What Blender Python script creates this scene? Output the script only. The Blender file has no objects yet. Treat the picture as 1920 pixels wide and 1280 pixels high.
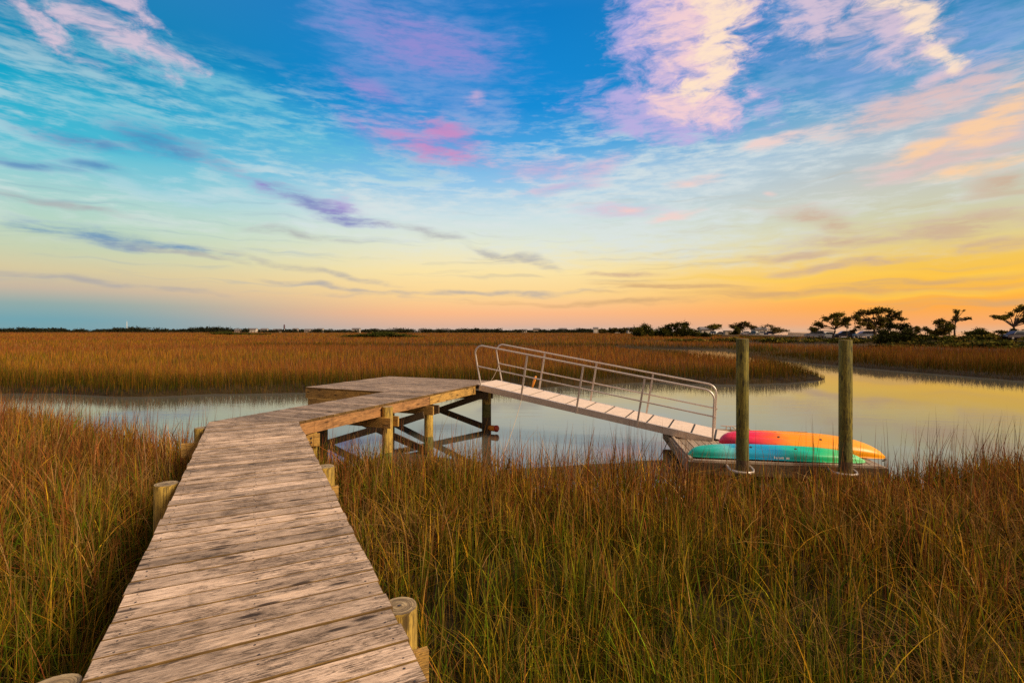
import bpy, bmesh, math, random
import numpy as np
from mathutils import Vector, Matrix

random.seed(7)
rng = np.random.default_rng(11)
S = bpy.context.scene
COL = S.collection
R = math.radians
PI = math.pi

# ------------------------------------------------------------------ helpers
def srgb(r, g, b):
    f = lambda c: (c / 255 / 12.92) if c / 255 <= 0.04045 else ((c / 255 + 0.055) / 1.055) ** 2.4
    return (f(r), f(g), f(b), 1.0)

class MB:
    """collects verts / faces (with per-face material index, optional uv and tint) into one mesh"""
    def __init__(self):
        self.v, self.f, self.mi, self.uv, self.tint, self.sm = [], [], [], [], [], []
    def add(self, verts, faces, mi=0, uvs=None, tint=0.5, smooth=False):
        o = len(self.v)
        self.v.extend([tuple(p) for p in verts])
        for fc in faces:
            self.f.append([o + i for i in fc]); self.mi.append(mi); self.sm.append(smooth)
            self.tint.append(tint)
            self.uv.append([uvs[i] for i in fc] if uvs is not None else [(0.0, 0.0)] * len(fc))
        return self
    def build(self, name, mats, parent=None, loc=(0, 0, 0)):
        me = bpy.data.meshes.new(name)
        me.from_pydata(self.v, [], self.f)
        for m in (mats if isinstance(mats, (list, tuple)) else [mats]):
            me.materials.append(m)
        me.polygons.foreach_set('material_index', self.mi)
        me.polygons.foreach_set('use_smooth', self.sm)
        uvl = me.uv_layers.new(name='UVMap')
        uvl.data.foreach_set('uv', np.array([c for f in self.uv for p in f for c in p], dtype=np.float32))
        at = me.attributes.new('tint', 'FLOAT', 'FACE')
        at.data.foreach_set('value', np.array(self.tint, dtype=np.float32))
        me.update()
        o = bpy.data.objects.new(name, me)
        COL.objects.link(o)
        o.location = loc
        if parent is not None:
            o.parent = parent
        return o
    # --- primitives
    def box(self, c, d, rz=0.0, mi=0, tint=0.5, M=None, bev=0.0):
        """box centred at c, sizes d, turned about z; chamfered long edges when bev"""
        hx, hy, hz = d[0] / 2, d[1] / 2, d[2] / 2
        vs = [(sx * hx, sy * hy, sz * hz) for sz in (-1, 1) for sx, sy in ((-1, -1), (1, -1), (1, 1), (-1, 1))]
        ro = random.random() * 10
        cs, sn = math.cos(rz), math.sin(rz)
        fs = [(3, 2, 1, 0), (4, 5, 6, 7), (0, 1, 5, 4), (1, 2, 6, 5), (2, 3, 7, 6), (3, 0, 4, 7)]
        for fc in fs:
            pts = [vs[i] for i in fc]
            ext = [max(p[k] for p in pts) - min(p[k] for p in pts) for k in range(3)]
            order = sorted(range(3), key=lambda k: -ext[k])
            uv = [(p[order[0]] + ro, p[order[1]] + ro * 0.37) for p in pts]
            W = []
            for p in pts:
                if M is not None:
                    q = M @ Vector(p); W.append((q.x + c[0], q.y + c[1], q.z + c[2]))
                else:
                    W.append((c[0] + p[0] * cs - p[1] * sn, c[1] + p[0] * sn + p[1] * cs, c[2] + p[2]))
            self.add(W, [list(range(4))], mi, uv, tint)
        return self
    def beam(self, a, b, w, h, mi=0, tint=0.5, up=(0, 0, 1)):
        """rectangular bar from a to b; w across, h along up"""
        a, b = Vector(a), Vector(b)
        d = b - a
        e1 = d.normalized(); e2 = Vector(up).cross(e1).normalized(); e3 = e1.cross(e2)
        M = Matrix((e1, e2, e3)).transposed()
        return self.box((a + b) / 2, (d.length, w, h), 0, mi, tint, M)
    def tube(self, pts, rad, n=8, mi=0, tint=0.5, caps=True, smooth=True):
        pts = [Vector(p) for p in pts]
        if not isinstance(rad, (list, tuple)):
            rad = [rad] * len(pts)
        t0 = (pts[1] - pts[0]).normalized()
        ref = Vector((0, 0, 1)) if abs(t0.z) < 0.9 else Vector((1, 0, 0))
        e2 = ref.cross(t0).normalized()
        rings, uvs, L = [], [], 0.0
        ro = random.random() * 10
        for i, p in enumerate(pts):
            if i == 0: t = t0
            elif i == len(pts) - 1: t = (pts[i] - pts[i - 1]).normalized()
            else: t = ((pts[i + 1] - pts[i]).normalized() + (pts[i] - pts[i - 1]).normalized()).normalized()
            if i: L += (pts[i] - pts[i - 1]).length
            e2 = (e2 - t * e2.dot(t)).normalized(); e3 = t.cross(e2)
            for k in range(n):
                a = 2 * PI * k / n
                rings.append(p + (e2 * math.cos(a) + e3 * math.sin(a)) * rad[i])
                uvs.append((L + ro, k / n * 2 * PI * rad[0] + ro))
        fs = [[i * n + k, i * n + (k + 1) % n, (i + 1) * n + (k + 1) % n, (i + 1) * n + k]
              for i in range(len(pts) - 1) for k in range(n)]
        self.add(rings, fs, mi, uvs, tint, smooth)
        if caps:
            self.add(rings[:n], [list(range(n))[::-1]], mi, uvs[:n], tint)
            self.add(rings[-n:], [list(range(n))], mi, uvs[-n:], tint)
        return self
    def lathe(self, c, prof, n=16, mi=0, tint=0.5, smooth=True, jit=0.0):
        vs, uv = [], []
        ro = random.random() * 10
        for (r, z) in prof:
            for k in range(n):
                a = 2 * PI * k / n
                rr = r * (1 + jit * math.sin(3 * a + ro))
                vs.append((c[0] + rr * math.cos(a), c[1] + rr * math.sin(a), c[2] + z))
                uv.append((z + ro, a * 0.1))
        m = len(prof)
        fs = [[i * n + k, i * n + (k + 1) % n, (i + 1) * n + (k + 1) % n, (i + 1) * n + k] for i in range(m - 1) for k in range(n)]
        self.add(vs, fs, mi, uv, tint, smooth)
        self.add(vs[-n:], [list(range(n))], mi, uv[-n:], tint)
        self.add(vs[:n], [list(range(n))[::-1]], mi, uv[:n], tint)
        return self
    def prism(self, poly, y0, y1, mi=0, tint=0.5):
        """poly in xz extruded along y"""
        n = len(poly)
        vs = [(p[0], y0, p[1]) for p in poly] + [(p[0], y1, p[1]) for p in poly]
        self.add(vs, [list(range(n)), list(range(2 * n - 1, n - 1, -1))], mi, None, tint)
        self.add(vs, [[i, i + n, (i + 1) % n + n, (i + 1) % n] for i in range(n)], mi, None, tint)
        return self

def tag(o, label=None, cat=None, group=None, kind=None):
    if label: o['label'] = label
    if cat: o['category'] = cat
    if group: o['group'] = group
    if kind: o['kind'] = kind
    return o

def empty(name, loc=(0, 0, 0), rz=0.0):
    o = bpy.data.objects.new(name, None)
    COL.objects.link(o)
    o.location = loc; o.rotation_euler = (0, 0, rz)
    o.empty_display_size = 0.3
    return o

def copy_tree(o, parent=None):
    c = o.copy(); COL.objects.link(c); c.parent = parent
    for ch in list(o.children):
        copy_tree(ch, c)
    return c

# value noise in numpy
def _hash(ix, iy, seed):
    h = (ix.astype(np.int64) * 374761393 + iy.astype(np.int64) * 668265263 + seed * 974634777) & 0xFFFFFFFF
    h = ((h ^ (h >> 13)) * 1274126177) & 0xFFFFFFFF
    return ((h ^ (h >> 16)) & 0xFFFF) / 65535.0
def vnoise(x, y, seed=0):
    x = np.asarray(x, float); y = np.asarray(y, float)
    ix, iy = np.floor(x), np.floor(y)
    fx, fy = x - ix, y - iy
    fx, fy = fx * fx * (3 - 2 * fx), fy * fy * (3 - 2 * fy)
    a, b = _hash(ix, iy, seed), _hash(ix + 1, iy, seed)
    c, d = _hash(ix, iy + 1, seed), _hash(ix + 1, iy + 1, seed)
    return (a * (1 - fx) + b * fx) * (1 - fy) + (c * (1 - fx) + d * fx) * fy
def fbm(x, y, seed=0, o=4):
    s, a, t = 0, 0.5, 0
    for i in range(o):
        s = s + a * vnoise(x * 2 ** i, y * 2 ** i, seed + i * 17); t += a; a *= 0.5
    return s / t
def smooth(a, b, x):
    t = np.clip((x - a) / (b - a), 0, 1)
    return t * t * (3 - 2 * t)

# ------------------------------------------------------------------ node helpers
class NG:
    def __init__(self, tree):
        self.t = tree; self.n = tree.nodes; self.l = tree.links
    def new(self, typ, **kw):
        n = self.n.new(typ)
        for k, v in kw.items():
            setattr(n, k, v)
        return n
    def put(self, sock, v):
        if isinstance(v, bpy.types.NodeSocket): self.l.new(v, sock)
        elif v is not None: sock.default_value = v
    def math(self, op, a, b=None, c=None, clamp=False):
        n = self.new('ShaderNodeMath', operation=op, use_clamp=clamp)
        self.put(n.inputs[0], a); self.put(n.inputs[1], b)
        if c is not None: self.put(n.inputs[2], c)
        return n.outputs[0]
    def mix(self, f, a, b, blend='MIX'):
        n = self.new('ShaderNodeMix', data_type='RGBA', blend_type=blend)
        self.put(n.inputs[0], f); self.put(n.inputs[6], a); self.put(n.inputs[7], b)
        return n.outputs[2]
    def maprange(self, v, a, b, c=0.0, d=1.0, smooth=True):
        n = self.new('ShaderNodeMapRange', interpolation_type='SMOOTHSTEP' if smooth else 'LINEAR')
        self.put(n.inputs[0], v)
        for i, q in enumerate((a, b, c, d)): self.put(n.inputs[i + 1], q)
        return n.outputs[0]
    def mapping(self, vec, loc=(0, 0, 0), rot=(0, 0, 0), scale=(1, 1, 1), typ='POINT'):
        n = self.new('ShaderNodeMapping', vector_type=typ)
        self.put(n.inputs[0], vec)
        n.inputs[1].default_value = loc; n.inputs[2].default_value = rot; n.inputs[3].default_value = scale
        return n.outputs[0]
    def noise(self, vec, scale=1.0, detail=4.0, rough=0.55, dist=0.0, dim='3D'):
        n = self.new('ShaderNodeTexNoise', noise_dimensions=dim)
        self.put(n.inputs['Vector'], vec)
        n.inputs['Scale'].default_value = scale; n.inputs['Detail'].default_value = detail
        n.inputs['Roughness'].default_value = rough; n.inputs['Distortion'].default_value = dist
        return n.outputs[0]
    def ramp(self, f, els, interp='LINEAR'):
        n = self.new('ShaderNodeValToRGB')
        self.put(n.inputs[0], f)
        cr = n.color_ramp; cr.interpolation = interp
        els = sorted(els, key=lambda e: e[0])
        while len(cr.elements) < len(els): cr.elements.new(0.5)
        for e, (p, c) in zip(cr.elements, els):
            e.position = p; e.color = c
        return n.outputs[0]
    def vmath(self, op, a, b=None, scale=None):
        n = self.new('ShaderNodeVectorMath', operation=op)
        self.put(n.inputs[0], a)
        if b is not None: self.put(n.inputs[1], b)
        if scale is not None: self.put(n.inputs['Scale'], scale)
        return n.outputs['Value'] if op in ('LENGTH', 'DOT_PRODUCT', 'DISTANCE') else n.outputs[0]

def material(name):
    m = bpy.data.materials.new(name); m.use_nodes = True
    g = NG(m.node_tree)
    b = m.node_tree.nodes['Principled BSDF']
    return m, g, b

def plain(name, col, rough=0.6, metal=0.0, var=0.25, scale=8.0):
    """a paint / plastic / metal with a little procedural unevenness"""
    m, g, b = material(name)
    tc = g.new('ShaderNodeTexCoord')
    n = g.noise(tc.outputs['Object'], scale, 5, 0.6)
    d = (col[0] * (1 - var), col[1] * (1 - var), col[2] * (1 - var), 1)
    l = (min(1, col[0] * (1 + var * 0.6)), min(1, col[1] * (1 + var * 0.6)), min(1, col[2] * (1 + var * 0.6)), 1)
    g.put(b.inputs['Base Color'], g.ramp(n, [(0.3, d), (0.7, l)]))
    b.inputs['Roughness'].default_value = rough
    b.inputs['Metallic'].default_value = metal
    return m

def wood(name, light, mid, dark, stain=0.35, grain=1.0, rough=0.85, tintamp=0.35, stain_scale=1.0, more=0.0):
    """timber: grain runs along u (metres), v across; the face attribute tint shifts each board"""
    m, g, b = material(name)
    uv = g.new('ShaderNodeUVMap').outputs[0]
    at = g.new('ShaderNodeAttribute', attribute_name='tint')
    t = at.outputs['Fac']
    fine = g.noise(g.mapping(uv, scale=(8.0 * grain, 150.0 * grain, 1)), 1.0, 6, 0.72, 0.6, '2D')
    broad = g.noise(g.mapping(uv, scale=(3.2 * grain, 28.0 * grain, 1)), 1.0, 5, 0.68, 0.9, '2D')
    patch = g.noise(g.mapping(uv, loc=(3.1, 7.7, 0), scale=(4.6 * stain_scale, 15.0 * stain_scale, 1)), 1.0, 7, 0.76, 0.5, '2D')
    col = g.mix(g.maprange(broad, 0.3, 0.72), mid, light)
    f = g.maprange(fine, 0.42, 0.64)
    col = g.mix(g.math('MULTIPLY', f, 0.42), col, dark)
    # mildew / wear patches broken up by the grain
    pk = g.math('MULTIPLY', g.maprange(patch, 0.52 - more * 0.5, 0.70 - more), g.maprange(fine, 0.30, 0.58))
    col = g.mix(g.math('MULTIPLY', pk, stain), col, dark)
    if more:
        speck = g.noise(g.mapping(uv, loc=(9, 2, 0), scale=(26.0, 90.0, 1)), 1.0, 4, 0.7, 0.3, '2D')
        zone = g.noise(g.mapping(uv, loc=(1, 5, 0), scale=(1.1, 3.2, 1)), 1.0, 3, 0.6, 0.4, '2D')
        col = g.mix(g.math('MULTIPLY', g.math('MULTIPLY', g.maprange(speck, 0.52, 0.66), g.maprange(zone, 0.42, 0.62)), 0.75), col, dark)
        # mildew that spreads from board to board
        tcw = g.new('ShaderNodeTexCoord').outputs['Object']
        md = g.noise(tcw, 2.1, 6, 0.72, 0.4)
        col = g.mix(g.math('MULTIPLY', g.math('MULTIPLY', g.maprange(md, 0.43, 0.60), g.maprange(fine, 0.36, 0.60)), 0.85), col, dark)
        worn = g.noise(g.mapping(uv, loc=(4, 8, 0), scale=(1.5, 14.0, 1)), 1.0, 5, 0.65, 0.5, '2D')
        col = g.mix(g.math('MULTIPLY', g.maprange(worn, 0.56, 0.70), 0.55), col, (light[0] * 1.18, light[1] * 1.15, light[2] * 1.1, 1))
    # knots
    vo = g.new('ShaderNodeTexVoronoi', voronoi_dimensions='2D', feature='F1')
    g.put(vo.inputs['Vector'], g.mapping(uv, loc=(1.3, 0.4, 0), scale=(2.3, 9.5, 1)))
    vo.inputs['Scale'].default_value = 1.0
    kn = g.maprange(vo.outputs['Distance'], 0.07, 0.19, 1.0, 0.0)
    sc = g.new('ShaderNodeSeparateColor'); g.put(sc.inputs[0], vo.outputs['Color'])
    kn = g.math('MULTIPLY', kn, g.math('GREATER_THAN', sc.outputs[0], 0.62))
    col = g.mix(g.math('MULTIPLY', kn, 0.9), col, (dark[0] * 0.55, dark[1] * 0.5, dark[2] * 0.5, 1))
    if 'pile' in name:
        # drying checks: thin dark cracks along the grain
        ck = g.noise(g.mapping(uv, loc=(2, 2, 0), scale=(0.9, 34.0, 1)), 1.0, 3, 0.6, 0.25, '2D')
        ln = g.math('SUBTRACT', 1.0, g.maprange(g.math('ABSOLUTE', g.math('SUBTRACT', ck, 0.5)), 0.006, 0.022))
        col = g.mix(g.math('MULTIPLY', ln, 0.75), col, (dark[0] * 0.5, dark[1] * 0.5, dark[2] * 0.5, 1))
    # per-board tone
    k = g.math('ADD', g.math('MULTIPLY', g.math('SUBTRACT', t, 0.5), tintamp * 2), 1.0)
    col = g.vmath('SCALE', col, scale=k)
    g.put(b.inputs['Base Color'], col)
    b.inputs['Roughness'].default_value = rough
    b.inputs['Specular IOR Level'].default_value = 0.25
    bu = g.new('ShaderNodeBump'); bu.inputs['Strength'].default_value = 0.35; bu.inputs['Distance'].default_value = 0.004
    g.put(bu.inputs['Height'], g.math('SUBTRACT', g.math('SUBTRACT', 1.0, f), g.math('MULTIPLY', kn, 0.6)))
    g.put(b.inputs['Normal'], bu.outputs[0])
    return m

M = {}
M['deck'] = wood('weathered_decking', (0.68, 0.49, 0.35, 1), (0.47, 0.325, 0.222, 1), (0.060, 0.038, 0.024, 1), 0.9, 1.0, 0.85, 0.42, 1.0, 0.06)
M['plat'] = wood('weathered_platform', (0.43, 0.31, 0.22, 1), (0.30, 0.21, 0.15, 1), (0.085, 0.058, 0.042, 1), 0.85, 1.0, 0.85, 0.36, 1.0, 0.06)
M['treated'] = wood('treated_timber', (0.58, 0.33, 0.08, 1), (0.42, 0.23, 0.055, 1), (0.10, 0.06, 0.02, 1), 0.75, 0.8, 0.75, 0.3, 0.8, 0.05)
M['stringer'] = wood('rosy_treated_timber', (0.50, 0.25, 0.09, 1), (0.36, 0.17, 0.06, 1), (0.13, 0.065, 0.028, 1), 0.7, 0.8, 0.75, 0.3, 0.8, 0.04)
M['pile'] = wood('pile_timber', (0.60, 0.39, 0.075, 1), (0.44, 0.28, 0.05, 1), (0.12, 0.075, 0.02, 1), 0.6, 0.7, 0.7, 0.3, 0.7, 0.05)
M['pile_end'] = wood('pile_sawn_end', (0.50, 0.37, 0.20, 1), (0.36, 0.25, 0.13, 1), (0.12, 0.08, 0.045, 1), 0.7, 0.6, 0.8, 0.2, 1.0, 0.05)
M['wet_pile'] = wood('wet_pile_timber', (0.15, 0.10, 0.05, 1), (0.09, 0.06, 0.03, 1), (0.03, 0.02, 0.012, 1), 0.5, 0.7, 0.6, 0.3)
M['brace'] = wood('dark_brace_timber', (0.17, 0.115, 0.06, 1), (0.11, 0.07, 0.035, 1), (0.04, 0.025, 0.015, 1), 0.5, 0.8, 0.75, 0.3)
M['mooring'] = wood('mooring_pile_timber', (0.29, 0.225, 0.030, 1), (0.16, 0.135, 0.022, 1), (0.04, 0.036, 0.012, 1), 0.8, 0.45, 0.7, 0.2, 0.6, 0.06)
M['float'] = wood('floating_dock_timber', (0.46, 0.35, 0.25, 1), (0.33, 0.24, 0.16, 1), (0.13, 0.09, 0.06, 1), 0.7, 0.9, 0.85, 0.25)
M['deck_edge'] = wood('gap_shaded_board_edge', (0.20, 0.115, 0.03, 1), (0.13, 0.07, 0.02, 1), (0.05, 0.028, 0.012, 1), 0.5, 1.0, 0.85, 0.3)  # golden-brown board sides, darkened to put the shade of the gaps into the colour
M['fascia'] = wood('dark_fascia_timber', (0.20, 0.135, 0.065, 1), (0.13, 0.085, 0.04, 1), (0.05, 0.032, 0.02, 1), 0.7, 0.8, 0.8, 0.3, 1.0, 0.05)
M['algae_pile'] = wood('algae_pile_timber', (0.20, 0.19, 0.045, 1), (0.13, 0.125, 0.03, 1), (0.05, 0.045, 0.015, 1), 0.7, 0.6, 0.6, 0.3, 0.7, 0.05)
M['nail'] = plain('rusty_nail', (0.06, 0.045, 0.04), 0.6, 0.3)
M['alu'] = plain('weathered_aluminium', (0.62, 0.52, 0.43), 0.38, 0.55, 0.15, 12)
M['tread'] = plain('gangway_planking', (0.68, 0.52, 0.40), 0.8, 0.0, 0.18, 14)
M['dark'] = plain('black_rubber', (0.03, 0.028, 0.025), 0.7)
M['rope'] = plain('pale_rope', (0.48, 0.38, 0.27), 0.9, 0, 0.4, 60)
M['orange'] = plain('orange_plastic', (0.85, 0.30, 0.02), 0.4, 0, 0.2)
M['red'] = plain('red_plastic', (0.60, 0.07, 0.02), 0.4, 0, 0.25)
M['white'] = plain('white_paint', (0.75, 0.74, 0.70), 0.5, 0, 0.1)
# ------------------------------------------------------------------ world: dusk sky with sunset clouds
EYE = 1.36
SUN_EL, SUN_AZ = 36.0, 114.0       # lamp direction, degrees from +Y towards +X
def make_world():
    w = bpy.data.worlds.new('World'); S.world = w; w.use_nodes = True
    nt = w.node_tree; nt.nodes.clear()
    g = NG(nt)
    out = g.new('ShaderNodeOutputWorld'); bg = g.new('ShaderNodeBackground')
    nt.links.new(bg.outputs[0], out.inputs[0])
    tc = g.new('ShaderNodeTexCoord')
    sep = g.new('ShaderNodeSeparateXYZ'); g.put(sep.inputs[0], tc.outputs['Generated'])
    x, y, z = sep.outputs
    az = g.math('MULTIPLY', g.math('ARCTAN2', x, y), 180 / PI)
    el = g.math('MULTIPLY', g.math('ARCSINE', z), 180 / PI)
    co = g.new('ShaderNodeCombineXYZ'); g.put(co.inputs[0], az); g.put(co.inputs[1], el)
    P = co.outputs[0]
    # clear-sky colour by elevation for three bearings
    def grad(els):
        return g.ramp(g.math('MULTIPLY', el, 1 / 60), [(e / 60, srgb(*c)) for e, c in els])
    over = [(40, (70, 120, 190)), (50, (160, 150, 160)), (60, (172, 156, 150))]  # overhead cloud out of view, added and toned as warm fill light
    left = grad([(0, (118, 158, 168)), (1.0, (108, 160, 172)), (2.3, (140, 166, 164)), (3.6, (196, 178, 156)), (5.2, (212, 198, 156)), (6.8, (198, 206, 172)), (9, (182, 210, 190)),
                 (12, (160, 208, 206)), (15.7, (64, 184, 208)), (19.5, (0, 164, 198)), (25, (0, 128, 176))] + over)
    mid = grad([(0, (196, 178, 166)), (0.7, (222, 176, 150)), (2.0, (249, 184, 134)), (4.0, (251, 210, 142)), (6.6, (250, 226, 164)), (9.6, (228, 230, 204)),
                (12.5, (200, 222, 226)), (16, (146, 196, 230)), (20, (70, 162, 222)), (23.5, (10, 138, 212)), (32, (4, 122, 196))] + over)
    right = grad([(0, (226, 178, 140)), (0.7, (244, 168, 106)), (2.2, (254, 168, 60)), (4.2, (254, 190, 50)), (6.2, (242, 196, 80)), (8.2, (222, 206, 144)), (10.5, (206, 204, 172)),
                  (13.5, (196, 198, 190)), (17, (170, 190, 202)), (21, (92, 162, 198)), (26, (20, 128, 180))] + over)
    col = g.mix(g.maprange(az, -44, -6), left, mid)
    col = g.mix(g.maprange(az, 2, 42), col, right)
    # unseen anti-solar sky behind the camera: pale pinkish cloud added to light the scene
    back = g.ramp(g.math('MULTIPLY', el, 1 / 60), [(0, srgb(168, 140, 136)), (0.2, srgb(184, 156, 146)), (0.6, srgb(180, 158, 150)), (1, srgb(172, 156, 150))])
    col = g.mix(g.maprange(g.math('ABSOLUTE', az), 70, 110), col, back)

    # streak noises shared by all the clouds (stretched along the wind)
    wn = g.new('ShaderNodeTexNoise', noise_dimensions='2D'); g.put(wn.inputs['Vector'], g.mapping(P, scale=(0.14, 0.26, 1)))
    wn.inputs['Scale'].default_value = 1.0; wn.inputs['Detail'].default_value = 2.5; wn.inputs['Roughness'].default_value = 0.5
    off = g.vmath('SUBTRACT', wn.outputs['Color'], (0.5, 0.5, 0.5))
    Pw = g.vmath('ADD', P, g.vmath('MULTIPLY', off, (6.0, 1.7, 0)))
    streak = g.noise(g.mapping(Pw, rot=(0, 0, R(8)), scale=(0.10, 0.62, 1)), 1.0, 6, 0.58, 0.15, '2D')
    low = g.noise(g.mapping(Pw, loc=(5, 2, 0), rot=(0, 0, R(3)), scale=(0.060, 1.35, 1)), 1.0, 7, 0.64, 0.10, '2D')

    fine = g.noise(g.mapping(Pw, rot=(0, 0, R(-30)), scale=(0.34, 0.85, 1)), 1.0, 9, 0.66, 0.08, '2D')
    fine2 = g.noise(g.mapping(P, rot=(0, 0, R(6)), scale=(0.30, 1.6, 1)), 1.0, 8, 0.66, 0.12, '2D')
    wisp = g.math('ADD', g.math('MULTIPLY', streak, 0.55), g.math('MULTIPLY', fine2, 0.45))
    def blob(Pq, px, py, ax, ay, rot=0):
        """soft ellipse in azimuth/elevation; given as tangents*960 from the +Y axis at the horizon"""
        u, v = (px - 960) / 960, (621 - py) / 960
        ca = 1 / (1 + u * u)
        a = math.degrees(math.atan(u)); e = math.degrees(math.atan(v * math.sqrt(ca)))
        kx = 57.3 / 960 * ca / math.cos(math.radians(e)); ky = 57.3 / 960 * math.sqrt(ca)
        m = g.mapping(Pq, (a, e, 0), (0, 0, R(-rot)), (ax * kx * 1.35, ay * ky * 1.35, 1), 'TEXTURE')
        return g.math('SUBTRACT', 1.0, g.vmath('LENGTH', m))
    body = g.maprange(g.math('ADD', g.math('MULTIPLY', fine2, 0.6), g.math('MULTIPLY', fine, 0.4)), 0.34, 0.57, 0.52, 1.0)
    def group(blobs, colr, alpha, tex, k=1.1, lo=0.0, hi=0.75):
        nonlocal col
        d = None
        q = g.new('ShaderNodeVectorMath', operation='MULTIPLY_ADD')      # keeps the groups evaluated one after the other
        g.put(q.inputs[0], col); q.inputs[1].default_value = (1e-7, 1e-7, 1e-7); g.put(q.inputs[2], Pw)
        for b in blobs:
            s = blob(q.outputs[0], *b)
            d = s if d is None else g.math('MAXIMUM', d, s)
        t = g.math('ADD', d, g.math('MULTIPLY', g.math('SUBTRACT', tex, 0.5), k))
        a = g.math('MULTIPLY', g.maprange(t, lo, hi, 0.0, alpha), body)
        col = g.mix(a, col, srgb(*colr))
    # thin pale veils over the middle of the sky, then darker wisps lower down
    band = g.math('MULTIPLY', g.maprange(el, 5, 13), g.maprange(el, 19, 27, 1.0, 0.0))
    va = g.math('MULTIPLY', band, g.maprange(wisp, 0.44, 0.66, 0.0, 0.55))
    col = g.mix(va, col, srgb(222, 228, 226))
    band2 = g.math('MULTIPLY', g.maprange(el, 2.5, 5), g.maprange(el, 12, 19, 1.0, 0.0))
    vb = g.math('MULTIPLY', band2, g.maprange(low, 0.52, 0.78, 0.0, 0.36))
    col = g.mix(vb, col, g.mix(g.maprange(az, -30, 30), srgb(132, 158, 182), srgb(196, 172, 132)))
    # lavender / blue veils high up
    group([(800, 110, 170, 110, 10), (680, 60, 130, 60, 35), (860, 190, 120, 60, 15), (1600, 130, 190, 80, 10), (1500, 60, 110, 90, 30), (1840, 70, 110, 90, 0)], (120, 156, 216), 0.62, wisp, 1.5, 0.0, 0.95)
    group([(420, 175, 260, 50, 12), (240, 225, 220, 50, 5), (560, 265, 260, 46, 5), (330, 340, 300, 40, 4)], (104, 194, 214), 0.55, wisp, 1.9, 0.0, 1.0)
    group([(1150, 430, 400, 60, 6), (1250, 335, 330, 60, -5), (700, 400, 300, 50, 3)], (216, 226, 226), 0.60, wisp, 1.7, 0.0, 1.0)
    # blue dark wisps on the left
    group([(290, 270, 125, 30, 4), (350, 292, 100, 20, 4), (150, 262, 120, 14, 6), (200, 442, 140, 17, 6), (330, 466, 120, 7, 8), (70, 428, 110, 10, 4), (50, 302, 90, 10, 6), (170, 310, 60, 12, 0)], (60, 122, 180), 0.74, wisp, 2.1, 0.05, 1.15)
    group([(560, 372, 120, 22, 14), (640, 402, 80, 16, 16), (500, 352, 50, 12, 20)], (112, 116, 184), 0.82, wisp, 1.9, 0.05, 1.0)
    group([(600, 512, 180, 7, 9), (560, 440, 120, 8, 5), (640, 542, 150, 5, 6), (950, 480, 80, 10, 14), (800, 440, 80, 10, 8), (180, 530, 240, 6, 3), (880, 552, 230, 6, -1), (360, 480, 120, 7, 8), (120, 385, 130, 8, 5)], (164, 160, 164), 0.66, wisp, 1.8, 0.0, 1.0)
    # rose patches
    group([(790, 262, 135, 38, 6), (800, 85, 140, 44, 8), (690, 165, 50, 18, 20), (680, 250, 60, 24, 30), (490, 350, 50, 13, 15), (640, 384, 44, 18, 10)], (166, 134, 206), 0.58, wisp, 2.0, -0.05, 1.1)
    group([(825, 285, 110, 20, 10), (850, 252, 70, 24, 15)], (214, 128, 184), 0.66, wisp, 2.2, 0.0, 1.2)
    group([(1050, 352, 80, 11, -8), (1110, 318, 70, 18, -15), (1170, 395, 90, 14, 3), (1015, 320, 80, 22, 0), (886, 182, 24, 16, 0)], (212, 174, 208), 0.62, wisp, 1.8, 0.0, 1.05)
    group([(1280, 405, 50, 9, -10), (1180, 394, 50, 8, 3), (1445, 357, 18, 6, 0), (1310, 340, 50, 9, -4), (1480, 256, 64, 16, -8)], (246, 206, 196), 0.75, wisp, 1.7, 0.05, 1.0)
    # the big plume and its paler heart
    group([(1280, 0, 112, 150, 0), (1292, 105, 84, 110, -4), (1250, 204, 150, 46, 8), (1230, 234, 100, 26, 10)], (184, 172, 222), 0.95, fine, 1.15, 0.0, 0.62)
    group([(90, 48, 110, 20, 24), (210, 62, 130, 28, 18), (270, 88, 100, 22, 10), (235, 8, 80, 18, 18), (1670, 40, 130, 52, 48), (1740, 105, 90, 34, 38), (1530, 30, 90, 50, 20)], (220, 196, 212), 0.86, fine, 1.9, 0.0, 0.9)
    group([(1308, 0, 86, 140, 0), (1315, 110, 62, 90, 0), (1300, 195, 90, 36, 12)], (246, 208, 208), 0.90, fine, 1.5, 0.05, 0.8)
    group([(1350, 10, 46, 120, 6), (1338, 110, 36, 60, 0), (1300, 165, 50, 20, 0), (1700, 30, 90, 22, 55), (1775, 110, 50, 14, 30)], (255, 228, 198), 0.90, fine, 1.7, 0.08, 0.8)
    # pink shelf on the right
    group([(1720, 195, 180, 36, -8), (1860, 235, 140, 56, -20), (1790, 285, 220, 32, -10)], (226, 190, 184), 0.82, wisp, 1.7, 0.0, 0.85)
    group([(1870, 225, 120, 34, -24), (1830, 318, 120, 14, -5), (1740, 282, 80, 14, -10)], (253, 206, 156), 0.84, wisp, 1.8, 0.05, 0.9)
    # brown-grey wisps above the glow
    group([(1560, 415, 110, 22, 14), (1600, 452, 150, 18, 2), (1480, 479, 130, 8, 1), (1780, 425, 150, 28, -6), (1890, 345, 80, 26, 0), (1580, 500, 130, 8, -3), (1190, 515, 80, 7, 3), (1880, 450, 90, 14, 0)], (204, 170, 142), 0.80, wisp, 2.0, 0.0, 1.0)
    group([(1560, 545, 420, 10, 0), (1750, 528, 320, 9, -2), (1300, 540, 170, 8, 2), (1820, 565, 260, 9, 0), (1150, 568, 200, 6, 0)], (206, 164, 116), 0.74, low, 1.9, -0.02, 0.95)
    group([(1700, 552, 320, 8, 0), (1500, 520, 260, 7, 2), (1860, 510, 160, 8, 0)], (255, 206, 70), 0.5, low, 1.7, 0.0, 1.0)
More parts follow.
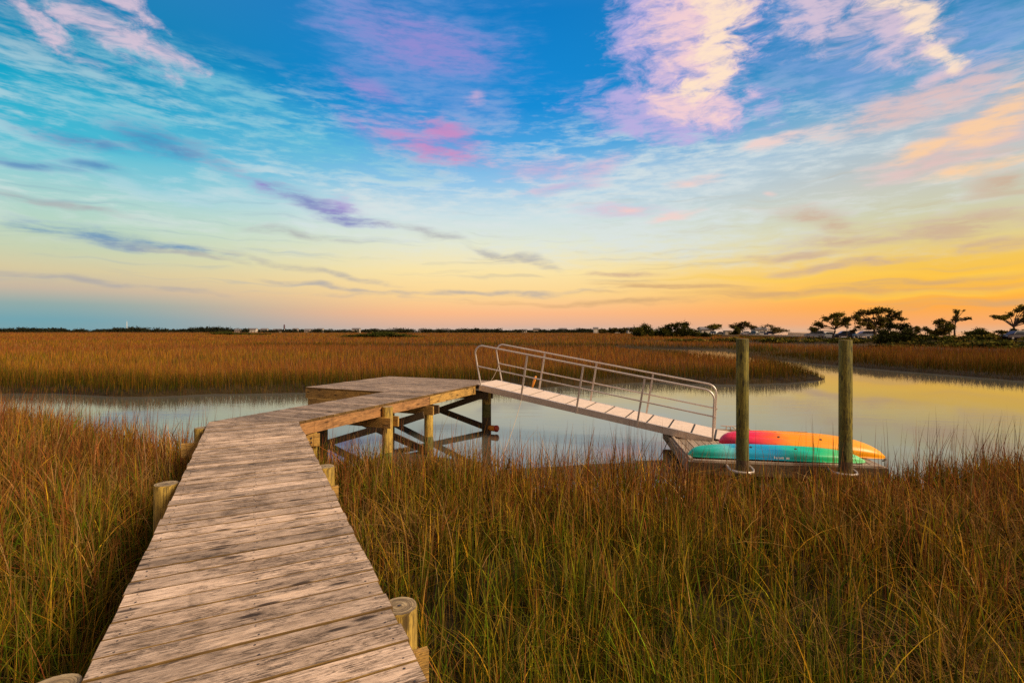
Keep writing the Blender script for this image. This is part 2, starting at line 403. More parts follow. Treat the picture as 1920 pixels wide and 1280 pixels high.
    # physical sky underneath
    sky = g.new('ShaderNodeTexSky', sky_type='NISHITA', sun_disc=False)
    sky.sun_elevation = R(SUN_EL); sky.sun_rotation = R(SUN_AZ)
    tot = g.vmath('ADD', g.vmath('SCALE', sky.outputs[0], scale=0.004), g.vmath('SCALE', col, scale=1.0))
    g.put(bg.inputs[0], tot)
    bg.inputs[1].default_value = 1.0
    w.cycles.sampling_method = 'MANUAL'; w.cycles.sample_map_resolution = 512
make_world()

sun = bpy.data.lights.new('sun', 'SUN')
sun.energy = 4.8; sun.angle = R(18); sun.color = (1.0, 0.80, 0.56)
so = bpy.data.objects.new('sun', sun); COL.objects.link(so)
d = Vector((math.sin(R(SUN_AZ)) * math.cos(R(SUN_EL)), math.cos(R(SUN_AZ)) * math.cos(R(SUN_EL)), math.sin(R(SUN_EL))))
so.rotation_euler = d.to_track_quat('Z', 'Y').to_euler()

# ------------------------------------------------------------------ camera (level, 18 mm on full frame, horizon a little above the middle)
cam = bpy.data.cameras.new('camera'); cam.lens = 18.0; cam.sensor_width = 36.0
cam.shift_y = -19 / 1920; cam.clip_end = 20000; cam.clip_start = 0.05
co = bpy.data.objects.new('camera', cam); COL.objects.link(co)
co.location = (0, 0, EYE); co.rotation_euler = (R(90), 0, 0)
S.camera = co
S.view_settings.view_transform = 'Standard'; S.view_settings.look = 'None'
S.view_settings.exposure = 0; S.view_settings.gamma = 1
S.cycles.max_bounces = 6; S.cycles.diffuse_bounces = 3; S.cycles.glossy_bounces = 3; S.cycles.transmission_bounces = 2
S.cycles.use_adaptive_sampling = True; S.cycles.adaptive_threshold = 0.006
S.cycles.use_denoising = False

# ------------------------------------------------------------------ ground, creek and sea
WATER = -1.28
MARSH = -1.10
CREEK = np.array([(-90, 26), (-45, 20), (-30, 17.5), (-18, 15.6), (-11, 12.3), (-6.8, 9.8), (-4.8, 8.9), (-2.5, 8.6), (-1, 8.2), (0.5, 7.8), (2, 7.7), (3.5, 7.9), (5, 8.0),
                  (6.5, 8.3), (8, 8.9), (11, 9.6), (15, 10.6), (22, 12), (30, 14), (28.6, 20), (27.4, 27), (26.8, 31), (26, 35), (25.2, 40), (24, 46), (24.5, 54), (27.5, 62),
                  (28.5, 70), (25, 77), (12, 82), (-10, 84), (-40, 88), (-40, 85), (-10, 79), (10, 75), (18, 70), (21, 63), (19.5, 52), (19.2, 42), (19.0, 36), (18.4, 31),
                  (17, 27.9), (14, 26), (11.5, 25.3), (6.7, 25.7), (2, 24.8), (-3, 23), (-9.3, 22.2), (-16, 21.6), (-22, 22.2), (-32, 25), (-90, 34)], float)
SEA = np.array([(190, 20), (125, 88), (108, 112), (103, 132), (118, 200), (140, 262), (160, 330), (210, 420), (420, 900), (6000, 9000), (9000, 9000), (9000, 0)], float)
ROAD = np.array([(170, 45), (112, 88), (97, 110), (91.5, 132), (104, 200), (121, 262), (128, 330)], float)
def sdist(x, y, poly):
    """signed distance to a polygon: negative inside"""
    x = np.asarray(x, float); y = np.asarray(y, float)
    d = np.full(x.shape, 1e18); ins = np.zeros(x.shape, bool)
    n = len(poly)
    for i in range(n):
        ax, ay = poly[i]; bx, by = poly[(i + 1) % n]
        ex, ey = bx - ax, by - ay
        t = np.clip(((x - ax) * ex + (y - ay) * ey) / (ex * ex + ey * ey), 0, 1)
        d = np.minimum(d, (x - ax - t * ex) ** 2 + (y - ay - t * ey) ** 2)
        if ay != by:
            c = ((ay > y) != (by > y)) & (x < (bx - ax) * (y - ay) / (by - ay) + ax)
            ins ^= c
    d = np.sqrt(d)
    return np.where(ins, -d, d)
def ldist(x, y, line):
    x = np.asarray(x, float); y = np.asarray(y, float)
    d = np.full(x.shape, 1e18)
    for i in range(len(line) - 1):
        ax, ay = line[i]; ex, ey = line[i + 1][0] - ax, line[i + 1][1] - ay
        t = np.clip(((x - ax) * ex + (y - ay) * ey) / (ex * ex + ey * ey), 0, 1)
        d = np.minimum(d, (x - ax - t * ex) ** 2 + (y - ay - t * ey) ** 2)
    return np.sqrt(d)
def creek_sd(x, y):
    w = (fbm(np.asarray(x) * 0.35, np.asarray(y) * 0.35, 5, 3) - 0.5) * 1.1 + (fbm(np.asarray(x) * 1.4, np.asarray(y) * 1.4, 9, 2) - 0.5) * 0.35
    w = w + (fbm(np.asarray(x) * 0.13, np.asarray(y) * 0.13, 15, 2) - 0.5) * 3.0 * smooth(17, 20, np.asarray(y, float))
    return sdist(x, y, CREEK) + w
def ground_z(x, y):
    x = np.asarray(x, float); y = np.asarray(y, float)
    sd = creek_sd(x, y)
    z = MARSH + (fbm(x * 0.8, y * 0.8, 21, 3) - 0.5) * 0.10
    z = z * smooth(-0.2, 0.7, sd) + (WATER - 0.06) * (1 - smooth(-0.2, 0.7, sd))
    z = z - 1.1 * smooth(0.0, 3.0, -sd)
    rd = ldist(x, y, ROAD)
    z = z + (-0.26 - z) * smooth(17, 6.5, rd)
    ss = sdist(x, y, SEA)
    z = z + (-3.0 - z) * smooth(3, -8, ss)
    far = np.hypot(x, y)
    z = z + smooth(700, 800, far) * smooth(520, 300, x) * 0.6
    z = z - smooth(1300, 1700, far) * 6
    return z

m, g, b = material('marsh_mud')
tc = g.new('ShaderNodeTexCoord')
n1 = g.noise(tc.outputs['Object'], 1.7, 8, 0.65); n2 = g.noise(tc.outputs['Object'], 0.05, 5, 0.6)
n3 = g.noise(tc.outputs['Object'], 14.0, 6, 0.7)
c = g.mix(g.maprange(n1, 0.3, 0.7), (0.012, 0.008, 0.004, 1), (0.034, 0.022, 0.010, 1))
c = g.mix(g.math('MULTIPLY', g.maprange(n3, 0.5, 0.7), 0.5), c, (0.085, 0.052, 0.022, 1))
c = g.mix(g.math('MULTIPLY', g.maprange(n2, 0.4, 0.6), 0.35), c, (0.12, 0.075, 0.02, 1))
g.put(b.inputs['Base Color'], c); b.inputs['Roughness'].default_value = 0.9; b.inputs['Specular IOR Level'].default_value = 0.08
bu = g.new('ShaderNodeBump'); bu.inputs['Strength'].default_value = 0.5; bu.inputs['Distance'].default_value = 0.05
g.put(bu.inputs['Height'], n3); g.put(b.inputs['Normal'], bu.outputs[0])
M['mud'] = m

def make_ground():
    na, rads = 360, np.concatenate([np.linspace(0.6, 14, 70), np.geomspace(14.3, 3500, 170)])
    # finer bearings inside the view
    a1 = np.linspace(-60, 60, 260); a2 = np.linspace(60, 300, 60)[1:-1]
    A = np.radians(np.concatenate([a1, a2]))
    AA, RR = np.meshgrid(A, rads)
    X, Y = RR * np.sin(AA), RR * np.cos(AA)
    Z = ground_z(X, Y)
    nA, nR = len(A), len(rads)
    vs = np.stack([X, Y, Z], -1).reshape(-1, 3)
    vs = np.vstack([vs, [[0, 0, MARSH]]])
    i, j = np.meshgrid(np.arange(nR - 1), np.arange(nA), indexing='ij')
    j2 = (j + 1) % nA
    q = np.stack([i * nA + j, i * nA + j2, (i + 1) * nA + j2, (i + 1) * nA + j], -1).reshape(-1, 4)[:, ::-1]
    faces = q.tolist() + [[len(vs) - 1, (k + 1) % nA, k] for k in range(nA)]
    me = bpy.data.meshes.new('ground'); me.from_pydata(vs.tolist(), [], faces)
    me.polygons.foreach_set('use_smooth', [True] * len(faces)); me.materials.append(M['mud']); me.update()
    o = bpy.data.objects.new('ground', me); COL.objects.link(o)
    tag(o, 'brown marsh mud between the grass and the creek', kind='structure')
make_ground()

m, g, b = material('creek_water')
tc = g.new('ShaderNodeTexCoord')
g.put(b.inputs['Base Color'], (0.10, 0.098, 0.080, 1))
b.inputs['Roughness'].default_value = 0.03; b.inputs['IOR'].default_value = 2.0
n1 = g.noise(g.mapping(tc.outputs['Object'], rot=(0, 0, R(20)), scale=(0.5, 1.6, 1)), 1.0, 5, 0.6, 0.4)
n2 = g.noise(g.mapping(tc.outputs['Object'], rot=(0, 0, R(8)), scale=(2.4, 6.0, 1)), 1.0, 3, 0.6, 0.2)
mask = g.noise(tc.outputs['Object'], 0.06, 3, 0.5)
bu = g.new('ShaderNodeBump'); bu.inputs['Distance'].default_value = 0.05
g.put(bu.inputs['Strength'], g.maprange(mask, 0.42, 0.62, 0.010, 0.13))
g.put(bu.inputs['Height'], g.math('ADD', n1, g.math('MULTIPLY', n2, 0.25)))
g.put(b.inputs['Normal'], bu.outputs[0])
M['water'] = m
mb = MB()
mb.add([(-9000, -600, WATER), (9000, -600, WATER), (9000, 12000, WATER), (-9000, 12000, WATER)], [[0, 1, 2, 3]])
o = mb.build('water', M['water'])
tag(o, 'calm tidal creek reflecting the pale sunset sky', kind='structure')

# road on the low causeway
m, g, b = material('causeway_asphalt')
tc = g.new('ShaderNodeTexCoord')
g.put(b.inputs['Base Color'], g.ramp(g.noise(tc.outputs['Object'], 3, 5), [(0.3, (0.06, 0.055, 0.05, 1)), (0.7, (0.16, 0.14, 0.12, 1))]))
b.inputs['Roughness'].default_value = 0.9
M['asphalt'] = m
mb = MB()
pts = [Vector((p[0], p[1], 0)) for p in ROAD]
vs = []
for i, p in enumerate(pts):
    t = (pts[min(i + 1, len(pts) - 1)] - pts[max(i - 1, 0)]).normalized(); nn = Vector((-t.y, t.x, 0))
    vs += [(p + nn * 4.5).to_tuple()[:2] + (-0.235,), (p - nn * 4.5).to_tuple()[:2] + (-0.235,)]
mb.add(vs, [[2 * i + 1, 2 * i + 3, 2 * i + 2, 2 * i] for i in range(len(pts) - 1)])
tag(mb.build('road', M['asphalt']), 'grey causeway road where the cars are parked', kind='structure')
# ------------------------------------------------------------------ boardwalk, bent to the right and ending in a platform
A1, A2 = R(26.8), R(23.6)
d1 = Vector((-math.sin(A1), math.cos(A1), 0)); n1v = Vector((-math.cos(A1), -math.sin(A1), 0))    # along / to the left
d2 = Vector((math.sin(A2), math.cos(A2), 0)); n2v = Vector((-math.cos(A2), math.sin(A2), 0))
RB = Vector((-3.22, 7.73, 0))                  # inner corner of the bend
LB = RB + Vector((-1.352, -0.02, 0))           # outer corner
W1 = 1.21
# the outer corner as seen from each leg
def P1(s, t, z=0.0):                           # s back towards the camera from the inner corner, t to the left
    return RB - d1 * s + n1v * t + Vector((0, 0, z))
def P2(s, t, z=0.0):
    return RB + d2 * s + n2v * t + Vector((0, 0, z))

def clip(poly, p, n):
    """keep the side of the line through p where (q-p).n >= 0"""
    out = []
    for i in range(len(poly)):
        a, b = poly[i], poly[(i + 1) % len(poly)]
        da, db = (a - p).dot(n), (b - p).dot(n)
        if da >= 0: out.append(a)
        if (da > 0) != (db > 0) and abs(da - db) > 1e-9:
            out.append(a + (b - a) * (da / (da - db)))
    return out

def plank(mb, poly, z1, th, along, ch=0.0035, mi=0):
    """flat board with eased top edges from a 2-D outline; grain along 'along'"""
    n = len(poly)
    area = sum(poly[i].x * poly[(i + 1) % n].y - poly[(i + 1) % n].x * poly[i].y for i in range(n))
    if area < 0: poly = poly[::-1]
    if abs(area) < 0.004: return
    across = Vector((-along.y, along.x, 0))
    ins = []
    for i in range(n):
        a, b, c = poly[i - 1], poly[i], poly[(i + 1) % n]
        e1 = (b - a).normalized(); e2 = (c - b).normalized()
        m1 = Vector((-e1.y, e1.x, 0)); m2 = Vector((-e2.y, e2.x, 0))
        mm = (m1 + m2); L = mm.length_squared
        ins.append(b + mm * (2 * ch / L) if L > 0.2 else b + m1 * ch)
    ru, rv = random.random() * 40, random.random() * 40
    tilt = random.uniform(-0.0015, 0.0015)
    bot = [Vector((p.x, p.y, z1 - th)) for p in poly]
    mid = [Vector((p.x, p.y, z1 - ch + tilt)) for p in poly]
    top = [Vector((p.x, p.y, z1 + tilt)) for p in ins]
    uvf = lambda p: (p.dot(along) + ru, p.dot(across) + rv + p.z * 0.9)
    t = min(0.95, max(0.05, random.gauss(0.5, 0.26)))
    vs = bot + mid + top
    fs = [[2 * n + i for i in range(n)]]
    es = [list(range(n))[::-1]]
    for i in range(n):
        j = (i + 1) % n
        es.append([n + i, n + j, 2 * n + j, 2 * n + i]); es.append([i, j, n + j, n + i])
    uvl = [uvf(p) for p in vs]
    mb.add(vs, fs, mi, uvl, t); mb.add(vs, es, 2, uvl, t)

def nails(mb, c0, along, across, ts, half, z):
    for t in ts:
        for sgn in (-1, 1):
            c = c0 + along * (t + random.uniform(-.012, .012)) + across * (sgn * half + random.uniform(-.008, .008))
            r = random.uniform(0.004, 0.0065)
            mb.add([(c.x + r * math.cos(k * PI / 3), c.y + r * math.sin(k * PI / 3), z + 0.0022) for k in range(6)], [list(range(6))], 1)

walk = empty('boardwalk', (0, 0, 0))
tag(walk, 'weathered plank boardwalk on round timber piles leading to a square platform', 'boardwalk')
TH = 0.038
bl = (LB - RB)                                   # mitre line; normals towards each leg
nm1 = Vector((bl.y, -bl.x, 0)).normalized()
if nm1.dot(-d1) < 0: nm1 = -nm1
mb = MB(); s = -0.9
while s < 10.5:
    w = random.choice((0.141, 0.141, 0.139, 0.143)); gap = random.choice((0.005, 0.006, 0.008, 0.010, 0.014))
    jl, jr = random.uniform(-.006, .006), random.uniform(-.006, .006)
    sk = random.uniform(-.003, .003)
    poly = [P1(s, -0.0 + jr), P1(s + sk, W1 + jl), P1(s + w + sk, W1 + jl), P1(s + w, 0.0 + jr)]
    poly = clip(poly, RB, nm1)
    if len(poly) > 2:
        plank(mb, poly, random.uniform(-.0015, .0015), TH, n1v)
        if s > 0.0: nails(mb, P1(s + w / 2, 0), n1v, d1, (0.06, 0.60, W1 - 0.06), 0.042, 0)
    s += w + gap
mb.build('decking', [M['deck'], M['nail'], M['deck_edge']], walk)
PS0, PS1, PT = 3.64, 6.93, 3.58                  # platform extent along the second leg
mb = MB(); s = -0.75
while s < PS0 - 0.03:
    w = random.choice((0.141, 0.14, 0.139)); gap = random.choice((0.005, 0.006, 0.008, 0.010))
    w = min(w, PS0 - s)
    jl, jr = random.uniform(-.003, .003), random.uniform(-.003, .003)
    poly = clip([P2(s, 0 + jr), P2(s, W1 + jl), P2(s + w, W1 + jl), P2(s + w, 0 + jr)], RB - nm1 * 0.004, -nm1)
    if len(poly) > 2:
        plank(mb, poly, random.uniform(-.0015, .0015), TH, n2v)
    s += w + gap
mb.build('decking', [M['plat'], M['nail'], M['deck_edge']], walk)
mb = MB(); s = PS0 + 0.004
while s < PS1 - 0.05:
    w = min(0.14, PS1 - s); gap = random.choice((0.004, 0.005, 0.006, 0.008))
    cut = random.choice((1.22, 1.83, 2.44, 99, 99))
    jr, jl = random.uniform(-.004, .003), random.uniform(-.006, .006)
    z = random.uniform(-.0015, .0015)
    if cut > 9:
        plank(mb, [P2(s, jr), P2(s, PT + jl), P2(s + w, PT + jl), P2(s + w, jr)], z, TH, n2v)
    else:
        plank(mb, [P2(s, jr), P2(s, cut), P2(s + w, cut), P2(s + w, jr)], z, TH, n2v)
        plank(mb, [P2(s, cut + .004), P2(s, PT + jl), P2(s + w, PT + jl), P2(s + w, cut + .004)], z, TH, n2v)
    s += w + gap
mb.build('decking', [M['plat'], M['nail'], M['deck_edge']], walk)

# stringers under the boards
SH = 0.185; zs = -TH - SH / 2 - 0.002
for t in (0.035, W1 / 2, W1 - 0.035):
    MB().beam(P1(10.4, t, zs), P1(-0.40 * (t / W1) + 0.02, t, zs), 0.038, SH, tint=random.random()).build('stringer', M['stringer'], walk)
for t, e in ((0.028, 0.03), (W1 / 2, 0.20), (W1 - 0.035, 0.58)):
    a = -0.58 * t / W1 + 0.05
    MB().beam(P2(a, t, zs), P2(PS0 - 0.02, t, zs), 0.038, SH, tint=0.55).build('stringer', M['stringer'], walk)
# joists and rim of the platform
for t in (0.022, 1.2, 2.35, PT - 0.025):
    e = PS1 - 0.025
    if t < 0.1:
        MB().beam(P2(PS0 - 0.012, t, zs), P2(5.62, t, zs), 0.038, SH, tint=0.75).build('rim_board', M['treated'], walk)
    else:
        MB().beam(P2(PS0 + 0.06, t, zs), P2(e, t, zs), 0.038, SH, tint=0.5).build('joist', M['treated'], walk)
MB().beam(P2(PS0 + 0.025, W1 + 0.01, zs - 0.02), P2(PS0 + 0.025, PT - 0.002, zs - 0.02), 0.045, SH + 0.04, tint=0.5).build('rim_board', M['treated'], walk)
MB().beam(P2(PS1 - 0.002, 0.1, zs), P2(PS1 - 0.002, PT, zs), 0.038, SH, tint=0.5).build('rim_board', M['treated'], walk)

def pile(p, ztop, r, mat='pile', zb=-2.6, wet=True, parent=walk, name='pile', n=20, zwet=-1.16):
    mb = MB()
    prof = [(r * 1.06, zb), (r * 1.03, zwet), (r * 1.015, zwet + 0.24), (r, ztop - 0.012), (r * 0.96, ztop)]
    vs, uvs = [], []
    ro = random.random() * 9
    for (rr, z) in prof:
        for k in range(n):
            a = 2 * PI * k / n
            q = rr * (1 + 0.02 * math.sin(3 * a + ro) + 0.012 * math.sin(7 * a + ro))
            if zwet <= z <= zwet + 0.25 and zb < z: z += random.uniform(-.09, .09)
            vs.append((q * math.cos(a), q * math.sin(a), z)); uvs.append((z + ro, a * rr + ro))
    fs = [[i * n + k, i * n + (k + 1) % n, (i + 1) * n + (k + 1) % n, (i + 1) * n + k] for i in range(len(prof) - 1) for k in range(n)]
    if wet:
        # the tide-stained lower length is a darker timber
        fl = [f for f in fs if f[0] < n]
        fh = [f for f in fs if f[0] >= 2 * n]
        mb.add(vs, [f for f in fs if n <= f[0] < 2 * n], 4, uvs, 0.5, True)
        mb.add(vs, fh, 0, uvs, 0.5, True); mb.add(vs, fl, 1, uvs, 0.5, True)
    else:
        mb.add(vs, fs, 0, uvs, 0.5, True)
    # sawn end with growth rings
    vs2, fs2, uv2 = [], [], []
    rings = [0.0, 0.2, 0.4, 0.6, 0.8, 0.96]
    for q in rings:
        for k in range(n):
            a = 2 * PI * k / n
            w = r * q * (1 + 0.02 * math.sin(3 * a + ro))
            vs2.append((w * math.cos(a), w * math.sin(a), ztop + (0.0005 if q < .9 else 0)))
            uv2.append((a * 0.05 + ro, r * q * 1.2))
    for i in range(len(rings) - 1):
        for k in range(n):
            fs2.append([i * n + k, (i + 1) * n + k, (i + 1) * n + (k + 1) % n, i * n + (k + 1) % n])
    mb.add(vs2, fs2, 2, uv2, 0.5)
    vc = [(0.010 * math.cos(k) * (1 + .3 * math.sin(2 * k)), 0.010 * math.sin(k), ztop + 0.003) for k in np.linspace(0, 2 * PI, 9)[:-1]]
    mb.add(vc, [list(range(8))], 3)
    o = mb.build(name, [M[mat], M['wet_pile'], M['pile_end'], M['nail'], M['algae_pile']], parent, (p.x, p.y, 0))
    return o

# bents of the first leg: a pile each side, a pair of caps clamped round them
BENT = [(-0.40, -0.10, W1 + 0.11), (2.67, -0.062, W1 + 0.12), (5.73, -0.062, W1 + 0.115), (8.78, -0.05, W1 + 0.13)]
for i, (s0, tr, tl) in enumerate(BENT):
    pr, pl = P1(s0, tr), P1(s0, tl)
    if i == 0: pr = Vector((-3.17, 8.10, 0)); pl = Vector((-4.54, 7.50, 0))
    pile(pr, -0.055, 0.093 if i else 0.085); pile(pl, -0.05, 0.10)
    dd = (pl - pr).normalized(); nn = Vector((-dd.y, dd.x, 0))
    for sg in (-1, 1):
        q = nn * (sg * 0.117)
        near = q.dot(d1) < 0
        MB().beam(pr - dd * (0.115 if near else -0.09) + q + Vector((0, 0, -0.335)), pl + dd * (0.24 if i == 0 and near else -0.06) + q + Vector((0, 0, -0.335)), 0.038, 0.19, tint=0.7).build('cap_beam', M['treated'], walk)
        if near:
            for off in (0.0, 0.055):
                c = pr + q + nn * (sg * 0.0205) - dd * (-0.01 + 0.0) + Vector((0, 0, -0.30 - off * 1.2))
                MB().tube([c, c + nn * (sg * 0.012)], 0.014, 8).build('bolt', M['nail'], walk)
# bents of the second leg
pr, pl = P2(2.05, -0.075), P2(2.0, 1.47)
pile(pr, -0.045, 0.098); pile(pl, -0.25, 0.105, 'wet_pile')
for sg in (-1, 1):
    MB().beam(P2(2.05 + sg * 0.115, -0.24, -0.33), P2(2.05 + sg * 0.115, 1.7, -0.33), 0.04, 0.19, tint=0.6).build('cap_beam', M['treated'], walk)
pile(P2(3.60, 0.02), -0.40, 0.095); pile(P2(3.66, PT - 0.45), -0.40, 0.095, 'wet_pile')
for sg in (-1, 1):
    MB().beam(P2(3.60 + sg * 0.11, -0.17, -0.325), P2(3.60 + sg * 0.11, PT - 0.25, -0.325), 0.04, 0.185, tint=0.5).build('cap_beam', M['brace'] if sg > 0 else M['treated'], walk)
pile(P2(6.30, -0.03), -0.10, 0.118, 'pile', zwet=-0.80); pile(P2(6.30, PT - 0.55), -0.40, 0.095, 'wet_pile')
for sg in (-1, 1):
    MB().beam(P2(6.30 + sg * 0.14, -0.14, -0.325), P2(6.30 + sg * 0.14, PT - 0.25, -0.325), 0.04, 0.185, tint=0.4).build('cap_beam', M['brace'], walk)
# cross braces between the piles of a bent
def brace(s0, ta, za, tb, zb2, mat='brace'):
    MB().beam(P2(s0, ta, za), P2(s0, tb, zb2), 0.045, 0.15, tint=random.random(), up=d2).build('cross_brace', M[mat], walk) if False else \
    MB().beam(P2(s0, ta, za), P2(s0, tb, zb2), 0.045, 0.15, tint=random.random()).build('cross_brace', M[mat], walk)
brace(6.16, -0.02, -0.30, 3.15, -1.42)
brace(6.45, 0.0, -1.22, 3.10, -0.40)
brace(3.47, 0.05, -0.42, 3.25, -1.42, 'brace')
brace(3.74, 0.0, -1.30, 3.15, -0.42)
# hinge block where the gangway hangs
MB().box(P2(5.66, 0.012, -0.125), (0.06, 0.10, 0.20), A2 + R(180), tint=0.8).build('hinge_block', M['treated'], walk)

# ------------------------------------------------------------------ gangway
GL, GD = 5.62, 0.915
gdir = Vector((math.cos(A2), -math.sin(A2), 0))
th = math.atan2(GD, GL)
e1 = (gdir * math.cos(th) + Vector((0, 0, -math.sin(th)))).normalized()
e2 = d2.copy()                                    # across, away from the camera
e3 = e1.cross(e2); e3 = e3 if e3.z > 0 else -e3
G0 = P2(5.74, -0.02, 0.035); GW = 1.16
GLs = math.hypot(GL, GD)
def PG(l, w, h=0.0): return G0 + e1 * l + e2 * w + e3 * h
gang = empty('gangway', tuple(G0))
tag(gang, 'sloping aluminium gangway with tube handrails leading down to the floating dock', 'gangway')
def gbuild(mb, name, mat, parent):
    o = mb.build(name, mat, parent)
    if parent is gang: o.location = -G0
    return o
for w in (0.0, GW):
    gbuild(MB().beam(PG(0.10, w, -0.075), PG(GLs - 0.02, w, -0.075), 0.045, 0.15, up=e3), 'side_beam', M['alu'], gang)
mb = MB()
npan = 12; pl = GLs / npan
for k in range(npan):
    l0, l1 = k * pl + 0.022, (k + 1) * pl - 0.022
    vs = [PG(l0, 0.026, 0), PG(l1, 0.026, 0), PG(l1, GW - 0.026, 0), PG(l0, GW - 0.026, 0),
          PG(l0, 0.026, -0.03), PG(l1, 0.026, -0.03), PG(l1, GW - 0.026, -0.03), PG(l0, GW - 0.026, -0.03)]
    mb.add(vs, [[0, 1, 2, 3], [7, 6, 5, 4], [0, 4, 5, 1], [1, 5, 6, 2], [2, 6, 7, 3], [3, 7, 4, 0]], 0)
    mb.beam(PG((k + 1) * pl, 0.03, -0.026), PG((k + 1) * pl, GW - 0.03, -0.026), 0.05, 0.03, 1)
gbuild(mb, 'walkway', [M['tread'], M['dark']], gang)
HT, RT = 0.98, 0.021
for wi, w in enumerate((-0.045, GW + 0.045)):
    # hoop: slanted end post, bend, top rail, bend, upright end post
    pts = [PG(0.16, w, -0.02), PG(-0.02, w, 0.45), PG(-0.115, w, 0.72)]
    pts += [PG(-0.135 + 0.19 * (1 - math.cos(a)), w, 0.78 + 0.20 * math.sin(a)) for a in np.linspace(0.0, PI / 2, 7)]
    pts += [PG(GLs * f, w, HT) for f in (0.25, 0.5, 0.75)]
    le = GLs - 0.13
    pts += [PG(le - 0.22 + 0.22 * math.sin(a), w, HT - 0.22 * (1 - math.cos(a))) for a in np.linspace(0, PI / 2, 7)]
    up0 = PG(le, w, HT - 0.22)
    foot = PG(GLs - 0.02, w, -0.14)
    pts += [up0.lerp(foot, 0.5), foot]
    rail = gbuild(MB().tube(pts, RT, 10), 'handrail', M['alu'], gang)
    tm = 0.45
    mr = [PG(-0.02, w, tm), PG(GLs * 0.5, w, tm), PG(GLs - 0.05, w, tm)]
    gbuild(MB().tube(mr, RT * 0.82, 8), 'mid_rail', M['alu'], rail)
    for l in (1.27, 2.68, 4.09):
        gbuild(MB().beam(PG(l, w + (0.012 if wi == 0 else -0.012), -0.15), PG(l, w, HT), 0.034, 0.04, up=e1), 'post', M['alu'], rail)
# short ramp flap at the foot
fl0, fl1 = PG(GLs, GW / 2, 0.0), PG(GLs, GW / 2, 0) + gdir * 0.55
mb = MB(); fz = -0.925
a, b2 = PG(GLs + 0.01, 0.05, -0.012), PG(GLs + 0.01, GW - 0.05, -0.012)
c1, c2 = a + gdir * 0.5, b2 + gdir * 0.5
c1.z = c2.z = fz
mb.add([a, c1, c2, b2] + [p - Vector((0, 0, 0.012)) for p in (a, c1, c2, b2)], [[0, 1, 2, 3], [7, 6, 5, 4], [0, 4, 5, 1], [1, 5, 6, 2], [2, 6, 7, 3], [3, 7, 4, 0]], 0)
gbuild(mb, 'transition_plate', M['tread'], gang)

# orange fender hanging by the far rail, ropes and pile float
f = PG(1.05, GW + 0.10, 0.0)
o = MB().lathe((0, 0, 0), [(0.006, 0.30), (0.028, 0.27), (0.036, 0.18), (0.034, 0.08), (0.026, 0.0), (0.008, -0.06)], 12).build('orange_fender', M['orange'])
o.location = f + Vector((0, 0, 0.02)); o.rotation_euler = (0, R(18), 0)
tag(o, 'slim orange float leaning on the far gangway handrail post', 'float')
mb = MB()
a, b2 = PG(1.30, -0.06, -0.13), Vector((-0.30, 9.6, -1.2))
mb.tube([a.lerp(b2, t) - Vector((0, 0, 0.55 * t * (1 - t))) for t in np.linspace(0, 1, 14)], 0.006, 6)
tag(mb.build('mooring_rope', M['rope']), 'thin pale rope hanging from the gangway down to the grass', 'rope')
mb = MB()
a, b2 = PG(0.02, GW + 0.05, 0.5), P2(6.75, 0.06, 0.02)
mb.tube([a.lerp(b2, t) - Vector((0, 0, 0.2 * t * (1 - t))) for t in np.linspace(0, 1, 8)], 0.006, 6)
tag(mb.build('safety_rope', M['rope']), 'short pale rope tied to the top end of the far gangway handrail', 'rope')
fe = empty('pile_float', tuple(P2(6.22, -0.27, -1.16)))
tag(fe, 'small orange and red float beside the platform end pile at the waterline', 'float')
def lath_x(prof, mat, name):
    mb = MB().lathe((0, 0, 0), prof, 14)
    o = mb.build(name, mat, fe); o.rotation_euler = (0, R(90), R(-25)); return o
lath_x([(0.05, -0.14), (0.075, -0.10), (0.08, 0.0), (0.078, 0.05)], M['orange'], 'float_body')
lath_x([(0.082, 0.052), (0.09, 0.08), (0.085, 0.12), (0.05, 0.145)], M['red'], 'float_end')

# ------------------------------------------------------------------ floating dock
FA = R(-8.0)
fu = Vector((math.cos(FA), math.sin(FA), 0)); fv = Vector((-math.sin(FA), math.cos(FA), 0))
F0 = Vector((3.16, 9.04, 0)); FLEN, FDEP, FZ = 3.15, 3.0, -0.94
def PF(u, v, z=0.0): return F0 + fu * u + fv * v + Vector((0, 0, FZ + z))
dock = empty('floating_dock', tuple(PF(0, 0)))
tag(dock, 'low grey timber floating dock carrying two upturned kayaks', 'dock')
def dbuild(mb, name, mat, parent=dock):
    o = mb.build(name, mat, parent)
    if parent is dock: o.location = -PF(0, 0)
    return o
mb = MB(); u = 0.0
while u < FLEN - 0.03:
    w = min(0.138, FLEN - u)
    plank(mb, [PF(u, 0), PF(u + w, 0), PF(u + w, FDEP), PF(u, FDEP)], FZ + random.uniform(-.002, .002), 0.036, fv)
    u += w + 0.006
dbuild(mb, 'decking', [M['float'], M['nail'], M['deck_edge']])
for (a, b2, tt) in (((-0.02, -0.022), (FLEN + 0.02, -0.022), 0.45), ((-0.02, FDEP + 0.022), (FLEN + 0.02, FDEP + 0.022), 0.5)):
    dbuild(MB().beam(PF(a[0], a[1], -0.10), PF(b2[0], b2[1], -0.10), 0.04, 0.21, tint=tt), 'fascia_board', M['fascia' if a[1] < 0 else 'float'])
for uu in (-0.022, FLEN + 0.022):
    dbuild(MB().beam(PF(uu, 0.002, -0.10), PF(uu, FDEP - 0.002, -0.10), 0.04, 0.21, tint=0.5), 'fascia_board', M['float'])
dbuild(MB().beam(PF(0.05, 0.002, 0.024), PF(FLEN - 0.05, 0.002, 0.024), 0.09, 0.038, tint=0.6), 'edge_rail', M['float'])
